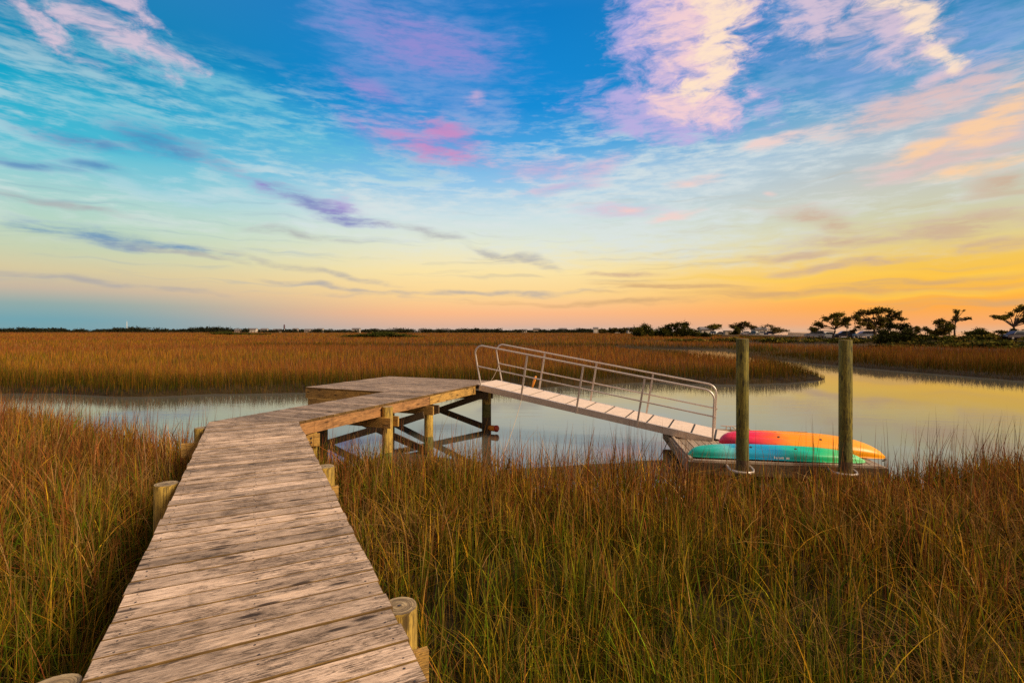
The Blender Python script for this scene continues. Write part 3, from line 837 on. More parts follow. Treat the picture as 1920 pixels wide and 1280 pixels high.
dbuild(MB().beam(PF(0.03, 0.09, 0.022), PF(0.03, FDEP - 0.09, 0.022), 0.05, 0.036, tint=0.95), 'edge_rail', M['float'])
dbuild(MB().beam(PF(0.1, FDEP - 0.03, 0.024), PF(FLEN - 0.05, FDEP - 0.03, 0.024), 0.09, 0.038, tint=0.9), 'edge_rail', M['float'])
for uu, vv in ((0.25, 0.25), (0.25, FDEP - 0.6), (FLEN - 0.9, 0.25), (FLEN - 0.9, FDEP - 0.6)):
    c = PF(uu + 0.3, vv + 0.2, -0.33)
    dbuild(MB().box(c, (0.62, 0.5, 0.24), FA), 'float_drum', M['dark'])
# cleat on the back rail
mb = MB(); c = PF(1.42, FDEP - 0.03, 0.046)
mb.tube([c + fu * x + Vector((0, 0, h)) for x, h in ((-0.17, 0.085), (-0.11, 0.078), (0, 0.072), (0.11, 0.078), (0.17, 0.085))], [0.009, 0.014, 0.016, 0.014, 0.009], 8)
for x in (-0.05, 0.05): mb.tube([c + fu * x, c + fu * x * 0.8 + Vector((0, 0, 0.07))], 0.014, 8)
dbuild(mb, 'cleat', M['alu'])
mb = MB()
c = PF(1.60, FDEP - 0.12, 0.06)
mb.tube([c + fu * (0.22 * t + 0.05 * math.sin(9 * t)) + fv * (0.07 * math.cos(11 * t)) + Vector((0, 0, 0.02 + 0.03 * math.sin(7 * t) ** 2)) for t in np.linspace(-0.6, 1.3, 40)], 0.013, 6)
tag(mb.build('coiled_rope', M['rope']), 'loose coil of pale rope behind the orange kayak', 'rope')
# mooring piles and the hoops that ride on them
PILES = [(3.885, 8.63, 1.235, 0.098), (5.535, 8.50, 1.215, 0.099)]
for k, (x, y, zt, r) in enumerate(PILES):
    p = Vector((x, y, 0))
    pe = empty('mooring_pile', (x, y, WATER - 0.4))
    o = pile(p, zt, r, 'mooring', -2.4, True, None, 'post', 24, -0.72)
    o.parent = pe; o.location = (0, 0, -(WATER - 0.4))
    tag(pe, ('tall mooring pile nearer the gangway, in front of the blue part of the kayak', 'tall mooring pile at the right end of the kayaks')[k], 'mooring pile', 'tall mooring piles in front of the dock')
    # hoop: U of pipe from the dock face round the pile
    rel = p - F0; uu, vv = rel.dot(fu), rel.dot(fv)
    pts = [PF(uu - 0.19, -0.03, -0.03)] + [PF(uu + 0.19 * math.cos(a), vv + 0.05 + 0.20 * math.sin(a), -0.045) for a in np.linspace(PI, 2 * PI, 12)] + [PF(uu + 0.19, -0.03, -0.03)]
    dbuild(MB().tube(pts, 0.024, 8), 'pile_hoop', M['alu'])
# dock line at the front left corner
mb = MB(); a, b2 = PF(-0.05, 2.2, -0.1), PF(-0.45, 1.0, -0.25)
mb.tube([a.lerp(b2, t) - Vector((0, 0, 0.15 * t * (1 - t))) for t in np.linspace(0, 1, 8)], 0.008, 6)
mb.tube([b2.lerp(PF(-0.03, 0.5, -0.28), t) - Vector((0, 0, 0.05 * t * (1 - t))) for t in np.linspace(0, 1, 8)], 0.008, 6)
tag(mb.build('dock_line', M['dark']), 'dark mooring line slung off the left edge of the floating dock', 'rope')

# ------------------------------------------------------------------ upturned kayaks
def kayak_mat(name, els, streaks):
    m, g, b = material(name)
    uv = g.new('ShaderNodeUVMap').outputs[0]
    n = g.noise(g.mapping(uv, scale=(streaks, 2.5, 1)), 1.0, 4, 0.6, 0.4, '2D')
    sx = g.new('ShaderNodeSeparateXYZ'); g.put(sx.inputs[0], uv)
    f = g.math('ADD', sx.outputs[0], g.math('MULTIPLY', g.math('SUBTRACT', n, 0.5), 0.16))
    c = g.ramp(f, els)
    sc = g.noise(g.mapping(uv, scale=(6, 60, 1)), 1.0, 5, 0.7, 0, '2D')
    c = g.mix(g.maprange(sc, 0.60, 0.75, 0.0, 0.25), c, (0.7, 0.65, 0.6, 1))
    g.put(b.inputs['Base Color'], c)
    b.inputs['Roughness'].default_value = 0.42
    return m
M['teal_hull'] = kayak_mat('teal_polyethylene', [(0.0, (0.0, 0.46, 0.28, 1)), (0.13, (0.01, 0.50, 0.38, 1)), (0.22, (0.16, 0.66, 0.62, 1)), (0.30, (0.0, 0.42, 0.66, 1)), (0.46, (0.0, 0.36, 0.64, 1)),
                                                (0.56, (0.0, 0.46, 0.38, 1)), (0.74, (0.0, 0.50, 0.18, 1)), (0.84, (0.09, 0.55, 0.17, 1)), (1.0, (0.22, 0.62, 0.25, 1))], 9)
M['orange_hull'] = kayak_mat('orange_polyethylene', [(0.0, (0.70, 0.012, 0.055, 1)), (0.20, (0.78, 0.015, 0.07, 1)), (0.30, (0.85, 0.09, 0.025, 1)), (0.43, (0.93, 0.30, 0.003, 1)), (1.0, (0.95, 0.38, 0.0, 1))], 5)
def kayak(name, mat, L, B, H, base, yaw, roll, pitch, label, rock):
    k = empty(name, tuple(base)); k.rotation_euler = (roll, pitch, yaw)
    tag(k, label, 'kayak', 'kayaks upturned on the floating dock')
    nu, na = 56, 37
    vs, uvs = [], []
    for i in range(nu + 1):
        u = i / nu
        e = max(0.0, 1 - abs(2 * u - 1) ** 2.6)
        wd = B / 2 * max(0.10, e ** 0.55)
        c = 2 * u - 1
        zt = H * (1 - (0.12 if c < 0 else 0.30) * abs(c) ** 3.2) * max(0.15, (1 - abs(c) ** (16 if c < 0 else 8)) ** 0.7)
        zg = rock[0] * H * max(0, -c) ** 2.4 * -1 + rock[1] * H * max(0, c) ** 2.4 * -1
        zt += zg
        for j in range(na):
            a = PI * j / (na - 1)
            y = -wd * math.cos(a)
            q = math.sin(a)
            zz = zg + (zt - zg) * (q ** 0.46)
            s = abs(math.cos(a))
            fade = e ** 1.5
            zz -= 0.042 * fade * math.exp(-((s - 0.45) / 0.10) ** 2)          # tunnel channels beside the keel
            zz += 0.016 * fade * math.exp(-((s - 0.0) / 0.10) ** 2)           # keel ridge
            y *= 1 - 0.035 * fade * math.exp(-((s - 0.86) / 0.06) ** 2)       # chine groove
            vs.append((u * L, y, zz)); uvs.append((u, j / (na - 1)))
    fs = [[i * na + j, (i + 1) * na + j, (i + 1) * na + j + 1, i * na + j + 1] for i in range(nu) for j in range(na - 1)]
    mb = MB(); mb.add(vs, fs, 0, uvs, 0.5, True)
    # deck side closes the shell, a touch inside the gunwale
    mb.add(vs, [[i * na, i * na + na - 1, (i + 1) * na + na - 1, (i + 1) * na] for i in range(nu)], 0, uvs)
    mb.add(vs, [list(range(na))], 0, uvs); mb.add(vs, [[nu * na + j for j in range(na)][::-1]], 0, uvs)
    h = mb.build('hull', mat, k)
    # rolled gunwale lip
    lip = MB()
    for sgn, j in ((-1, 0), (1, na - 1)):
        lip.tube([Vector(vs[i * na + j]) + Vector((0, sgn * 0.006, 0.004)) for i in range(1, nu)], 0.011, 6)
    lip.uv = [[(p[0], 0.5) for p in f] for f in lip.uv]
    # uv along the hull for the colour fade
    lip.uv = [[(lip.v[i][0] / L, 0.5) for i in f] for f in lip.f]
    lip.build('gunwale', mat, k)
    for end, x in ((0, 0.03), (1, L - 0.03)):
        z0 = vs[(0 if end == 0 else nu) * na][2]
        hd = MB()
        hd.tube([(x, 0, z0 - 0.01), (x + (0.03 if end else -0.03), 0, z0 - 0.055)], 0.006, 6)
        xx = x + (0.03 if end else -0.03)
        hd.tube([(xx - 0.045, -0.045, z0 - 0.06), (xx, 0, z0 - 0.066), (xx + 0.045, 0.045, z0 - 0.06)], 0.014, 8)
        if end == 1 and name == 'orange_kayak': hd.build('toggle_handle', M['dark'], k)
    return k, h
kt, kh = kayak('teal_kayak', M['teal_hull'], 2.98, 0.70, 0.185, PF(0.02, 0.40, 0.075), FA - R(1.0), R(-2), R(0.6),
      'teal, blue and green kayak lying upturned along the front of the dock', (0.32, 0.12))
ko, kho = kayak('orange_kayak', M['orange_hull'], 2.88, 0.72, 0.215, PF(0.74, 1.08, 0.16), FA - R(4.0), R(9), R(1.2),
      'red fading to orange kayak lying upturned behind the teal one', (0.10, 0.52))
# scupper holes through the upturned hull
for kk, hh in ((kt, kh), (ko, kho)):
    me = hh.data
    for fx, fj in ((0.36, 14), (0.36, 22), (0.62, 14), (0.62, 22)):
        i = int(fx * 56); v = me.vertices[i * 37 + fj]
        nrm = v.normal if v.normal.z > 0 else -v.normal
        e = nrm.cross(Vector((1, 0, 0))).normalized(); f2 = e.cross(nrm).normalized()
        mbh = MB(); mbh.add([v.co + nrm * 0.003 + e * 0.017 * math.cos(t) + f2 * 0.024 * math.sin(t) for t in np.linspace(0, 2 * PI, 11)[:-1]], [list(range(10))])
        mbh.build('scupper_hole', M['dark'], kk)
# worn pale maker's mark low on the near side of the teal kayak
mk = MB()
x = 0.0
for k, (w, h) in enumerate(((0.030, .05), (.022, .03), (.022, .034), (.016, .05), (.026, .03), (.022, .034), (.03, .05))):
    mk.box((x, 0, h / 2), (w * 0.62, 0.003, h), 0); x += w
o = mk.build('maker_mark', M['white'], kt); o.location = (1.385, -0.352, 0.022); o.rotation_euler = (R(-8), 0, 0)
o = MB().box((0.215, 0, 0.016), (0.055, 0.003, 0.032), 0).build('badge', M['white'], kt); o.location = (1.385, -0.352, 0.022); o.rotation_euler = (R(-8), 0, 0)
# ------------------------------------------------------------------ marsh grass
def grass_material(name, trans=0.3, sat=1.0):
    m = bpy.data.materials.new(name); m.use_nodes = True
    nt = m.node_tree; nt.nodes.clear(); g = NG(nt)
    out = g.new('ShaderNodeOutputMaterial')
    a = g.new('ShaderNodeAttribute', attribute_name='Col').outputs['Color']
    d = g.new('ShaderNodeBsdfDiffuse'); t = g.new('ShaderNodeBsdfTranslucent'); mx = g.new('ShaderNodeMixShader')
    g.put(d.inputs[0], a); g.put(t.inputs[0], a); mx.inputs[0].default_value = trans
    nt.links.new(d.outputs[0], mx.inputs[1]); nt.links.new(t.outputs[0], mx.inputs[2]); nt.links.new(mx.outputs[0], out.inputs[0])
    return m
M['grass'] = grass_material('marsh_grass_blades', 0.16)
M['leaf'] = grass_material('tree_leaves', 0.22)

def ribbons(name, x, y, z, h, w, yaw, lean_dir, lean, cb, ct, seg=4, mat='grass', taper=1.6, cm=None):
    """many thin curved blades as one mesh; all arguments are arrays"""
    n = len(x)
    T = np.linspace(0, 1, seg + 1)
    t = T[None, :]
    # bend: lean is horizontal reach / height
    hor = lean[:, None] * h[:, None] * t ** 2
    ver = h[:, None] * (t - 0.42 * np.minimum(lean[:, None], 1.4) * t ** 2.6)
    cx = x[:, None] + np.cos(lean_dir)[:, None] * hor
    cy = y[:, None] + np.sin(lean_dir)[:, None] * hor
    cz = z[:, None] + ver
    hw = 0.5 * w[:, None] * (1 - 0.93 * t ** taper) * (0.65 + 0.35 * np.minimum(1, t * 4))
    sx, sy = np.cos(yaw)[:, None] * hw, np.sin(yaw)[:, None] * hw
    V = np.empty((n, seg + 1, 2, 3), np.float32)
    V[:, :, 0, 0] = cx - sx; V[:, :, 0, 1] = cy - sy; V[:, :, 0, 2] = cz
    V[:, :, 1, 0] = cx + sx; V[:, :, 1, 1] = cy + sy; V[:, :, 1, 2] = cz
    C = np.ones((n, seg + 1, 2, 4), np.float32)
    tt = (t ** 0.9)[:, :, None]
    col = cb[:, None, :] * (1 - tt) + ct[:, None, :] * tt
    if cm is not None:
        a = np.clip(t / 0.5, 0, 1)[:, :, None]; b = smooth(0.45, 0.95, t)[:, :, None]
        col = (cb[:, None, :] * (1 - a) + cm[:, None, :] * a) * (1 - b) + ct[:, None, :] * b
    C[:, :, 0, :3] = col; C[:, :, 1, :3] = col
    base = (np.arange(n) * (seg + 1) * 2)[:, None]
    k = np.arange(seg)[None, :] * 2
    q = np.stack([base + k, base + k + 1, base + k + 3, base + k + 2], -1).reshape(-1)
    nv, nf = n * (seg + 1) * 2, n * seg
    me = bpy.data.meshes.new(name)
    me.vertices.add(nv); me.loops.add(nf * 4); me.polygons.add(nf)
    me.vertices.foreach_set('co', V.reshape(-1))
    me.loops.foreach_set('vertex_index', q.astype(np.int32))
    me.polygons.foreach_set('loop_start', np.arange(0, nf * 4, 4, dtype=np.int32))
    at = me.color_attributes.new('Col', 'FLOAT_COLOR', 'POINT')
    at.data.foreach_set('color', C.reshape(-1))
    me.materials.append(M[mat]); me.update(calc_edges=True)
    o = bpy.data.objects.new(name, me); COL.objects.link(o)
    return o

GREEN = np.array([0.075, 0.115, 0.006]); OLIVE = np.array([0.155, 0.13, 0.008]); GOLD = np.array([0.42, 0.22, 0.014])
BROWN = np.array([0.25, 0.10, 0.022]); RUST = np.array([0.26, 0.075, 0.020]); STRAW = np.array([0.40, 0.22, 0.075]); DARKG = np.array([0.055, 0.055, 0.008])
PAL = np.stack([GREEN, OLIVE, GOLD, BROWN, RUST, STRAW, DARKG])
def pick(weights, jit=0.55):
    """weights (n,7) -> palette colours with jitter"""
    wsum = weights.cumsum(1); r = rng.random(len(weights)) * wsum[:, -1]
    idx = (r[:, None] > wsum).sum(1)
    c = PAL[np.clip(idx, 0, 6)] * rng.uniform(1 - jit, 1 + jit, (len(idx), 1)) * rng.uniform(0.9, 1.1, (len(idx), 3))
    return c
RBn = np.array([RB.x, RB.y])
def leg_coords(x, y):
    rx, ry = x - RB.x, y - RB.y
    s1 = -(rx * d1.x + ry * d1.y); t1 = rx * n1v.x + ry * n1v.y
    s2 = rx * d2.x + ry * d2.y; t2 = rx * n2v.x + ry * n2v.y
    return s1, t1, s2, t2
def in_walk(x, y, m=0.08):
    s1, t1, s2, t2 = leg_coords(x, y)
    return (s1 > -0.5) & (t1 > -m) & (t1 < W1 + m)
def in_walk2(x, y, m=0.10):
    s1, t1, s2, t2 = leg_coords(x, y)
    return (s2 > -0.6) & (s2 < 7.1) & (t2 > -m) & (t2 < W1 + m) & ~in_walk(x, y, m)
def in_dock(x, y, m=0.08):
    rx, ry = x - F0.x, y - F0.y
    a = rx * fu.x + ry * fu.y; c = rx * fv.x + ry * fv.y
    return (a > -m) & (a < FLEN + m) & (c > -m) & (c < FDEP + m)
def near_pile(x, y):
    m = np.zeros(x.shape, bool)
    for (px, py, _, r) in PILES: m |= np.hypot(x - px, y - py) < r + 0.02
    for o in walk.children:
        if o.name.split('.')[0] == 'pile': m |= np.hypot(x - o.location.x, y - o.location.y) < 0.13
    return m

def near_grass():
    # tussocks first, then the blades of each
    n0 = 60000
    # bearings and ranges of the view, area-uniform
    x = rng.uniform(-17, 16, n0); y = rng.uniform(0.5, 15, n0)
    r = np.hypot(x, y)
    sd = creek_sd(x, y)
    keep = (np.abs(x) < 1.12 * y + 1.0) & (sd > -0.22) & (y < 14.5)
    keep &= rng.random(n0) < np.clip((2.6 / r) ** 0.55, 0.30, 1) * smooth(0.0, 0.45, sd + 0.3) * np.where(r < 5.5, 0.72, 1.0)
    keep &= rng.random(n0) < 0.6 + 0.4 * smooth(0.30, 0.55, fbm(x * 1.6, y * 1.6, 77, 3))
    x, y, r, sd = x[keep], y[keep], r[keep], sd[keep]
    nb = np.clip(rng.poisson(11, len(x)), 3, 24)
    idx = np.repeat(np.arange(len(x)), nb)
    n = len(idx)
    rad = rng.uniform(0.03, 0.11, len(x))[idx]
    ang = rng.uniform(0, 2 * PI, n); rr = rad * np.sqrt(rng.random(n))
    X = x[idx] + np.cos(ang) * rr; Y = y[idx] + np.sin(ang) * rr
    ok = ~in_walk(X, Y) & ~near_pile(X, Y) & ~in_dock(X, Y, 0.05)
    X, Y, idx, ang = X[ok], Y[ok], idx[ok], ang[ok]; n = len(X)
    R_ = np.hypot(X, Y); sdb = sd[idx]
    hmap = 0.60 + 0.38 * fbm(X * 0.45 + 9, Y * 0.45, 31, 3)
    h = hmap * rng.uniform(0.55, 1.18, n) * rng.uniform(0.74, 1.16, len(x))[idx]
    h *= 1 + 0.13 * smooth(-2, -5, X)
    h *= 1 + 0.24 * smooth(-1.5, -0.5, X) * smooth(2.9, 2.2, X) * smooth(5.5, 6.8, Y)
    # keep the fringe by the dock low enough to leave the kayaks in view
    h *= 1 - 0.33 * smooth(2.2, 3.2, X) * smooth(7.8, 6.8, X) * smooth(5.2, 6.8, Y)
    h *= 1 - 0.30 * smooth(4.6, 5.2, X) * smooth(6.6, 6.0, X) * smooth(6.2, 7.0, Y)
    u2 = in_walk2(X, Y, 0.14); h = np.where(u2, np.minimum(h, 0.52), h)
    thick = rng.random(n)
    w = (0.0058 + 0.0095 * thick ** 2.5) * np.clip(R_ / 5.0, 1.0, 1.7)
    arch = rng.random(n) < 0.24
    lean = np.where(arch, rng.uniform(0.45, 1.2, n), np.abs(rng.normal(0.12, 0.27, n)))
    ld = np.where(rng.random(n) < 0.6, ang, rng.uniform(0, 2 * PI, n))
    yaw = rng.uniform(0, PI, n)
    # colour: green nearer the camera and in wet patches, rust and straw towards the bank
    p1 = fbm(X * 0.55, Y * 0.55, 101, 4); p2 = fbm(X * 1.3, Y * 1.3, 203, 3); p3 = fbm(X * 0.28 + 4, Y * 0.28, 55, 3)
    tus = rng.random(len(x))[idx]
    gn = smooth(8.0, 3.6, R_) * 0.85 + (p1 - 0.5) * 1.5 + (tus - 0.5) * 0.5
    gn = np.clip(gn, 0.03, 0.95)
    rs = np.clip(smooth(4.0, 8.5, R_) * 0.9 + (p2 - 0.5) * 1.2 + np.where(X < -1.5, 0.35, 0.0), 0.04, 1)
    W = np.stack([0.18 + gn * 1.9, 0.28 + gn * 1.2, 0.30 + 0.40 * (1 - rs), 0.05 + 0.75 * rs, 0.05 + 0.6 * rs, 0.05 + 0.10 * rs, 0.45 + 0.6 * gn], 1)
    cm = pick(W)
    z0 = np.zeros(n)
    W2 = np.stack([gn * 0.75, 0.15 + gn * 0.6, 0.42 + 0.2 * (1 - rs), 0.25 + 0.9 * rs, 0.12 + 1.15 * rs, 0.16 + 0.12 * rs, z0], 1)
    ct = np.where((rng.random(n) < 0.35)[:, None], cm, pick(W2))
    shade = rng.uniform(0.62, 1.28, len(x))[idx][:, None]; cm = cm * shade; ct = ct * (0.4 + 0.6 * shade)
    # matted dead patches
    dead = (fbm(X * 0.9 + 3, Y * 0.9, 611, 3) > 0.64) & (rng.random(n) < 0.5)
    lean = np.where(dead, rng.uniform(0.3, 1.3, n), lean)
    ct = np.where(dead[:, None], (STRAW * 0.5 + BROWN * 0.2)[None] * rng.uniform(0.5, 1.2, (n, 1)), ct)
    bright = rng.random(n) < 0.10
    ct = np.where(bright[:, None], ct * 1.5 + np.array([0.08, 0.05, 0.0])[None], ct); cm = np.where(bright[:, None], cm * 1.4 + np.array([0.03, 0.03, 0.0])[None], cm)
    cm = np.where(dead[:, None], ct, cm)
    cb = cm * 0.25 + (DARKG * 0.35 + BROWN * 0.10)[None] * rng.uniform(0.8, 1.2, (n, 1))  # blade bases painted darker, standing in for shade inside the tussocks
    # some blades are green with a dry tip, some the other way about
    sw = rng.random(n) < 0.18; ct = np.where(sw[:, None], ct * 0.4 + STRAW[None] * 0.55, ct)
    z = ground_z(X, Y) - 0.02
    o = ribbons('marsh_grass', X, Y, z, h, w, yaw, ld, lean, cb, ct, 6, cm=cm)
    tag(o, 'tall green, golden and rust-brown cordgrass on both sides of the boardwalk', 'grass', kind='stuff')
    return n

def fringe_stalks():
    n0 = 26000
    x = rng.uniform(-17, 16, n0); y = rng.uniform(5.5, 15.5, n0)
    sd = creek_sd(x, y)
    keep = (np.abs(x) < 1.15 * y + 0.5) & (sd > -0.25) & (sd < 2.4) & (y < 15)
    keep &= rng.random(n0) < 0.16 + 0.62 * smooth(0.48, 0.66, fbm(x * 1.1, y * 1.1, 7, 3))
    keep &= ~in_walk(x, y, .12) & ~in_walk2(x, y, .16) & ~in_dock(x, y, .1) & ~near_pile(x, y)
    keep &= ~((x > 2.9) & (x < 6.6) & (rng.random(n0) < 0.35))
    x, y = x[keep], y[keep]; n = len(x)
    h = rng.uniform(0.85, 1.4, n) * np.where(x < -4, 1.05, 1) * np.where((x > 2.6) & (x < 6.8), 0.92, 1.0)
    w = rng.uniform(0.006, 0.0095, n)
    lean = np.abs(rng.normal(0.10, 0.10, n)); ld = rng.normal(0.2, 1.3, n)
    W = np.tile(np.array([[0.0, 0.05, 0.12, 0.8, 0.75, 0.35, 0.04]]), (n, 1))
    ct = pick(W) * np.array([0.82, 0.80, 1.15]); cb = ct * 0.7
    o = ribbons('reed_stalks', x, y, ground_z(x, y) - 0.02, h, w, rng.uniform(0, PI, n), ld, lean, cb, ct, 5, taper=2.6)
    tag(o, 'thin dry reddish stalks standing up along the near creek bank', 'reeds', kind='stuff')

def far_grass():
    nA = 420000
    y = np.exp(rng.uniform(math.log(16), math.log(790), nA)); x = rng.uniform(-1.16, 1.16, nA) * (y + 2)
    # denser belt along the far creek banks
    nB = 150000
    yb = np.exp(rng.uniform(math.log(14.5), math.log(95), nB)); xb = rng.uniform(-1.16, 1.16, nB) * (yb + 2)
    sdb = sdist(xb, yb, CREEK); kb = (sdb > -0.8) & (sdb < 4.5)
    x = np.concatenate([x, xb[kb]]); y = np.concatenate([y, yb[kb]])
    sd = creek_sd(x, y)
    keep = sd > 0.02
    keep &= ~((y < 17.0) & (x < 24) & (sdist(x, y, np.array([(-90, 30), (-30, 19.5), (-10, 16), (5, 16), (20, 18), (25, 12), (25, -5), (-90, -5)], float)) < 0))
    rd0 = ldist(x, y, ROAD)
    keep &= (rd0 > 7.0) & (sdist(x, y, SEA) > 1.0) & ((rd0 > np.where(y < 125, 60, 20) + 14 * (fbm(x * .05, y * .05, 8, 3) - .5)) | (y > 140) | (rng.random(len(x)) < 0.12))
    x, y, sd = x[keep], y[keep], sd[keep]; n = len(x)
    r = np.hypot(x, y)
    hm = fbm(x * 0.12, y * 0.12, 41, 4)
    h = (0.58 + 0.38 * hm) * rng.uniform(0.72, 1.16, n)
    # low grass in front of the open pool, and along the muddy right bank
    h *= 1 + 0.10 * smooth(30, 36, y) * smooth(56, 50, y) * smooth(10, 15, x) * smooth(33, 29, x)
    h *= 1 - 0.66 * smooth(46, 53, y) * smooth(82, 70, y) * smooth(12, 16, x) * smooth(33, 28, x)
    rb = smooth(24, 26, x) * smooth(46, 40, y) * smooth(3.5, 1.0, sd)
    h *= 1 - 0.45 * rb
    h *= 0.40 + 0.60 * smooth(0.0, 0.8 + 2.0 * fbm(x * 0.5, y * 0.5, 88, 3), sd)
    rd = ldist(x, y, ROAD); h *= 1 - 0.55 * smooth(18, 9, rd)
    w = np.clip(r * 0.00042, 0.012, 0.3) * rng.uniform(0.6, 1.4, n)
    lean = np.abs(rng.normal(0.10, 0.14, n)); ld = rng.uniform(0, 2 * PI, n)
    # yaw mostly random, far ones broad-side enough not to vanish
    yaw = rng.uniform(0, PI, n)
    big = fbm(x * 0.030, y * 0.055, 301, 4); med = fbm(x * 0.10, y * 0.16, 302, 4); bands = fbm(x * 0.006, y * 0.03, 303, 4)
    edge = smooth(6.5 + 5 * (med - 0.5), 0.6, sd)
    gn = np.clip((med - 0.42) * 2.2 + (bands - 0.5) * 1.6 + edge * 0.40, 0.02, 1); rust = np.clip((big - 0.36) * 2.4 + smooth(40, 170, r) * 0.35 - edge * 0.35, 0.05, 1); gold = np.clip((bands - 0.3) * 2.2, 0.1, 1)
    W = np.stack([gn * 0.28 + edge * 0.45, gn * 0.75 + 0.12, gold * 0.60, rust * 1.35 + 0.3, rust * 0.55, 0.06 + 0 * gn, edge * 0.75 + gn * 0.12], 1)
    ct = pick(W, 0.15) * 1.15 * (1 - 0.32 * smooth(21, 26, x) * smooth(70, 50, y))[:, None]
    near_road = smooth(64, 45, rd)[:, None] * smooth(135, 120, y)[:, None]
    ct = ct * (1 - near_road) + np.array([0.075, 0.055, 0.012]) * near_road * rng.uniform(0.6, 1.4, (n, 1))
    ct = ct * (1 - 0.50 * edge[:, None]) * np.array([1.08, 0.92, 1.0])  # bank-edge blades darkened: self-shade of the bank face put into the colour
    cb = ct * 0.42 + DARKG[None] * 0.35  # lower blades coloured darker too, as painted shade
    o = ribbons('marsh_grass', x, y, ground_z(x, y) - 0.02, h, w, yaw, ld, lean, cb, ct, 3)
    tag(o, 'wide orange-brown and olive salt marsh grass beyond the creek', 'grass', kind='stuff')
near_grass(); fringe_stalks(); far_grass()
# ------------------------------------------------------------------ trees and shrubs
M['bark'] = plain('dark_bark', (0.085, 0.055, 0.035), 0.9, 0, 0.4, 3)
def leaf_mesh(name, clumps, n, size, cols, parent, flat=0.55):
    """leaf sprays scattered through the clumps (x, y, z, rx, ry, rz)"""
    cl = np.array(clumps, float)
    if len(cl) > 4 and parent is not None:
        # bridge each clump to its nearest neighbour so the crown holds together
        extra = []
        for i in range(len(cl)):
            dd = np.hypot(cl[:, 0] - cl[i, 0], cl[:, 2] - cl[i, 2]); dd[i] = 1e9
            j = int(dd.argmin())
            extra.append(np.concatenate([(cl[i, :3] + cl[j, :3]) / 2, (cl[i, 3:] + cl[j, 3:]) * 0.46]))
        cl = np.vstack([cl, np.array(extra)])
    # each clump is itself a handful of smaller sprays, so its edge is uneven
    sub = []
    for c in cl:
        k = int(np.clip(9 + 9 * (c[3] * c[5]) ** 0.5, 9, 30))
        v = rng.normal(0, 1, (k, 3)); v /= np.linalg.norm(v, axis=1)[:, None]
        rr = rng.uniform(0.15, 1.1, k)[:, None]
        sub.append(np.hstack([c[:3] + v * rr * c[3:6], np.full((k, 1), 0.58) * c[3:6] * rng.uniform(0.6, 1.25, (k, 1))]))
    sub = np.vstack(sub)
    vol = sub[:, 3] * sub[:, 4] * sub[:, 5]; p = vol ** 0.75; p /= p.sum()
    n = int(n * 4.5); size = size * 0.66
    idx = rng.choice(len(sub), n, p=p)
    v = rng.normal(0, 1, (n, 3)); v /= np.linalg.norm(v, axis=1)[:, None]
    pos = sub[idx, :3] + v * (np.abs(rng.normal(0, 0.62, n)))[:, None] * sub[idx, 3:6]
    s = size * rng.uniform(0.5, 1.3, n)
    nrm = rng.normal(0, 1, (n, 3)); nrm[:, 2] = np.abs(nrm[:, 2]) + 0.4; nrm /= np.linalg.norm(nrm, axis=1)[:, None]
    a = np.cross(nrm, rng.normal(0, 1, (n, 3))); a /= np.linalg.norm(a, axis=1)[:, None]
    b = np.cross(nrm, a)
    V = np.empty((n, 4, 3), np.float32)
    V[:, 0] = pos - a * s[:, None]; V[:, 1] = pos - b * s[:, None] * flat; V[:, 2] = pos + a * s[:, None]; V[:, 3] = pos + b * s[:, None] * flat
    C = np.ones((n, 4, 4), np.float32)
    cc = np.array(cols)[rng.integers(0, len(cols), len(sub))][idx] * rng.uniform(0.6, 1.4, (n, 1))
    C[:, :, :3] = cc[:, None, :]
    me = bpy.data.meshes.new(name)
    me.vertices.add(n * 4); me.loops.add(n * 4); me.polygons.add(n)
    me.vertices.foreach_set('co', V.reshape(-1)); me.loops.foreach_set('vertex_index', np.arange(n * 4, dtype=np.int32))
    me.polygons.foreach_set('loop_start', np.arange(0, n * 4, 4, dtype=np.int32))
    at = me.color_attributes.new('Col', 'FLOAT_COLOR', 'POINT'); at.data.foreach_set('color', C.reshape(-1))
    me.materials.append(M['leaf']); me.update(calc_edges=True)
    o = bpy.data.objects.new(name, me); COL.objects.link(o); o.parent = parent
    return o
DKLEAF = [(0.11, 0.10, 0.016), (0.17, 0.13, 0.02), (0.08, 0.08, 0.014), (0.21, 0.14, 0.024)]
BRLEAF = [(0.09, 0.07, 0.02), (0.12, 0.085, 0.025), (0.06, 0.05, 0.015), (0.10, 0.06, 0.025)]
BLACKLEAF = [(0.035, 0.040, 0.010), (0.055, 0.05, 0.012), (0.028, 0.030, 0.010)]
GRLEAF = [(0.055, 0.062, 0.012), (0.08, 0.078, 0.014), (0.035, 0.042, 0.010), (0.11, 0.085, 0.016)]

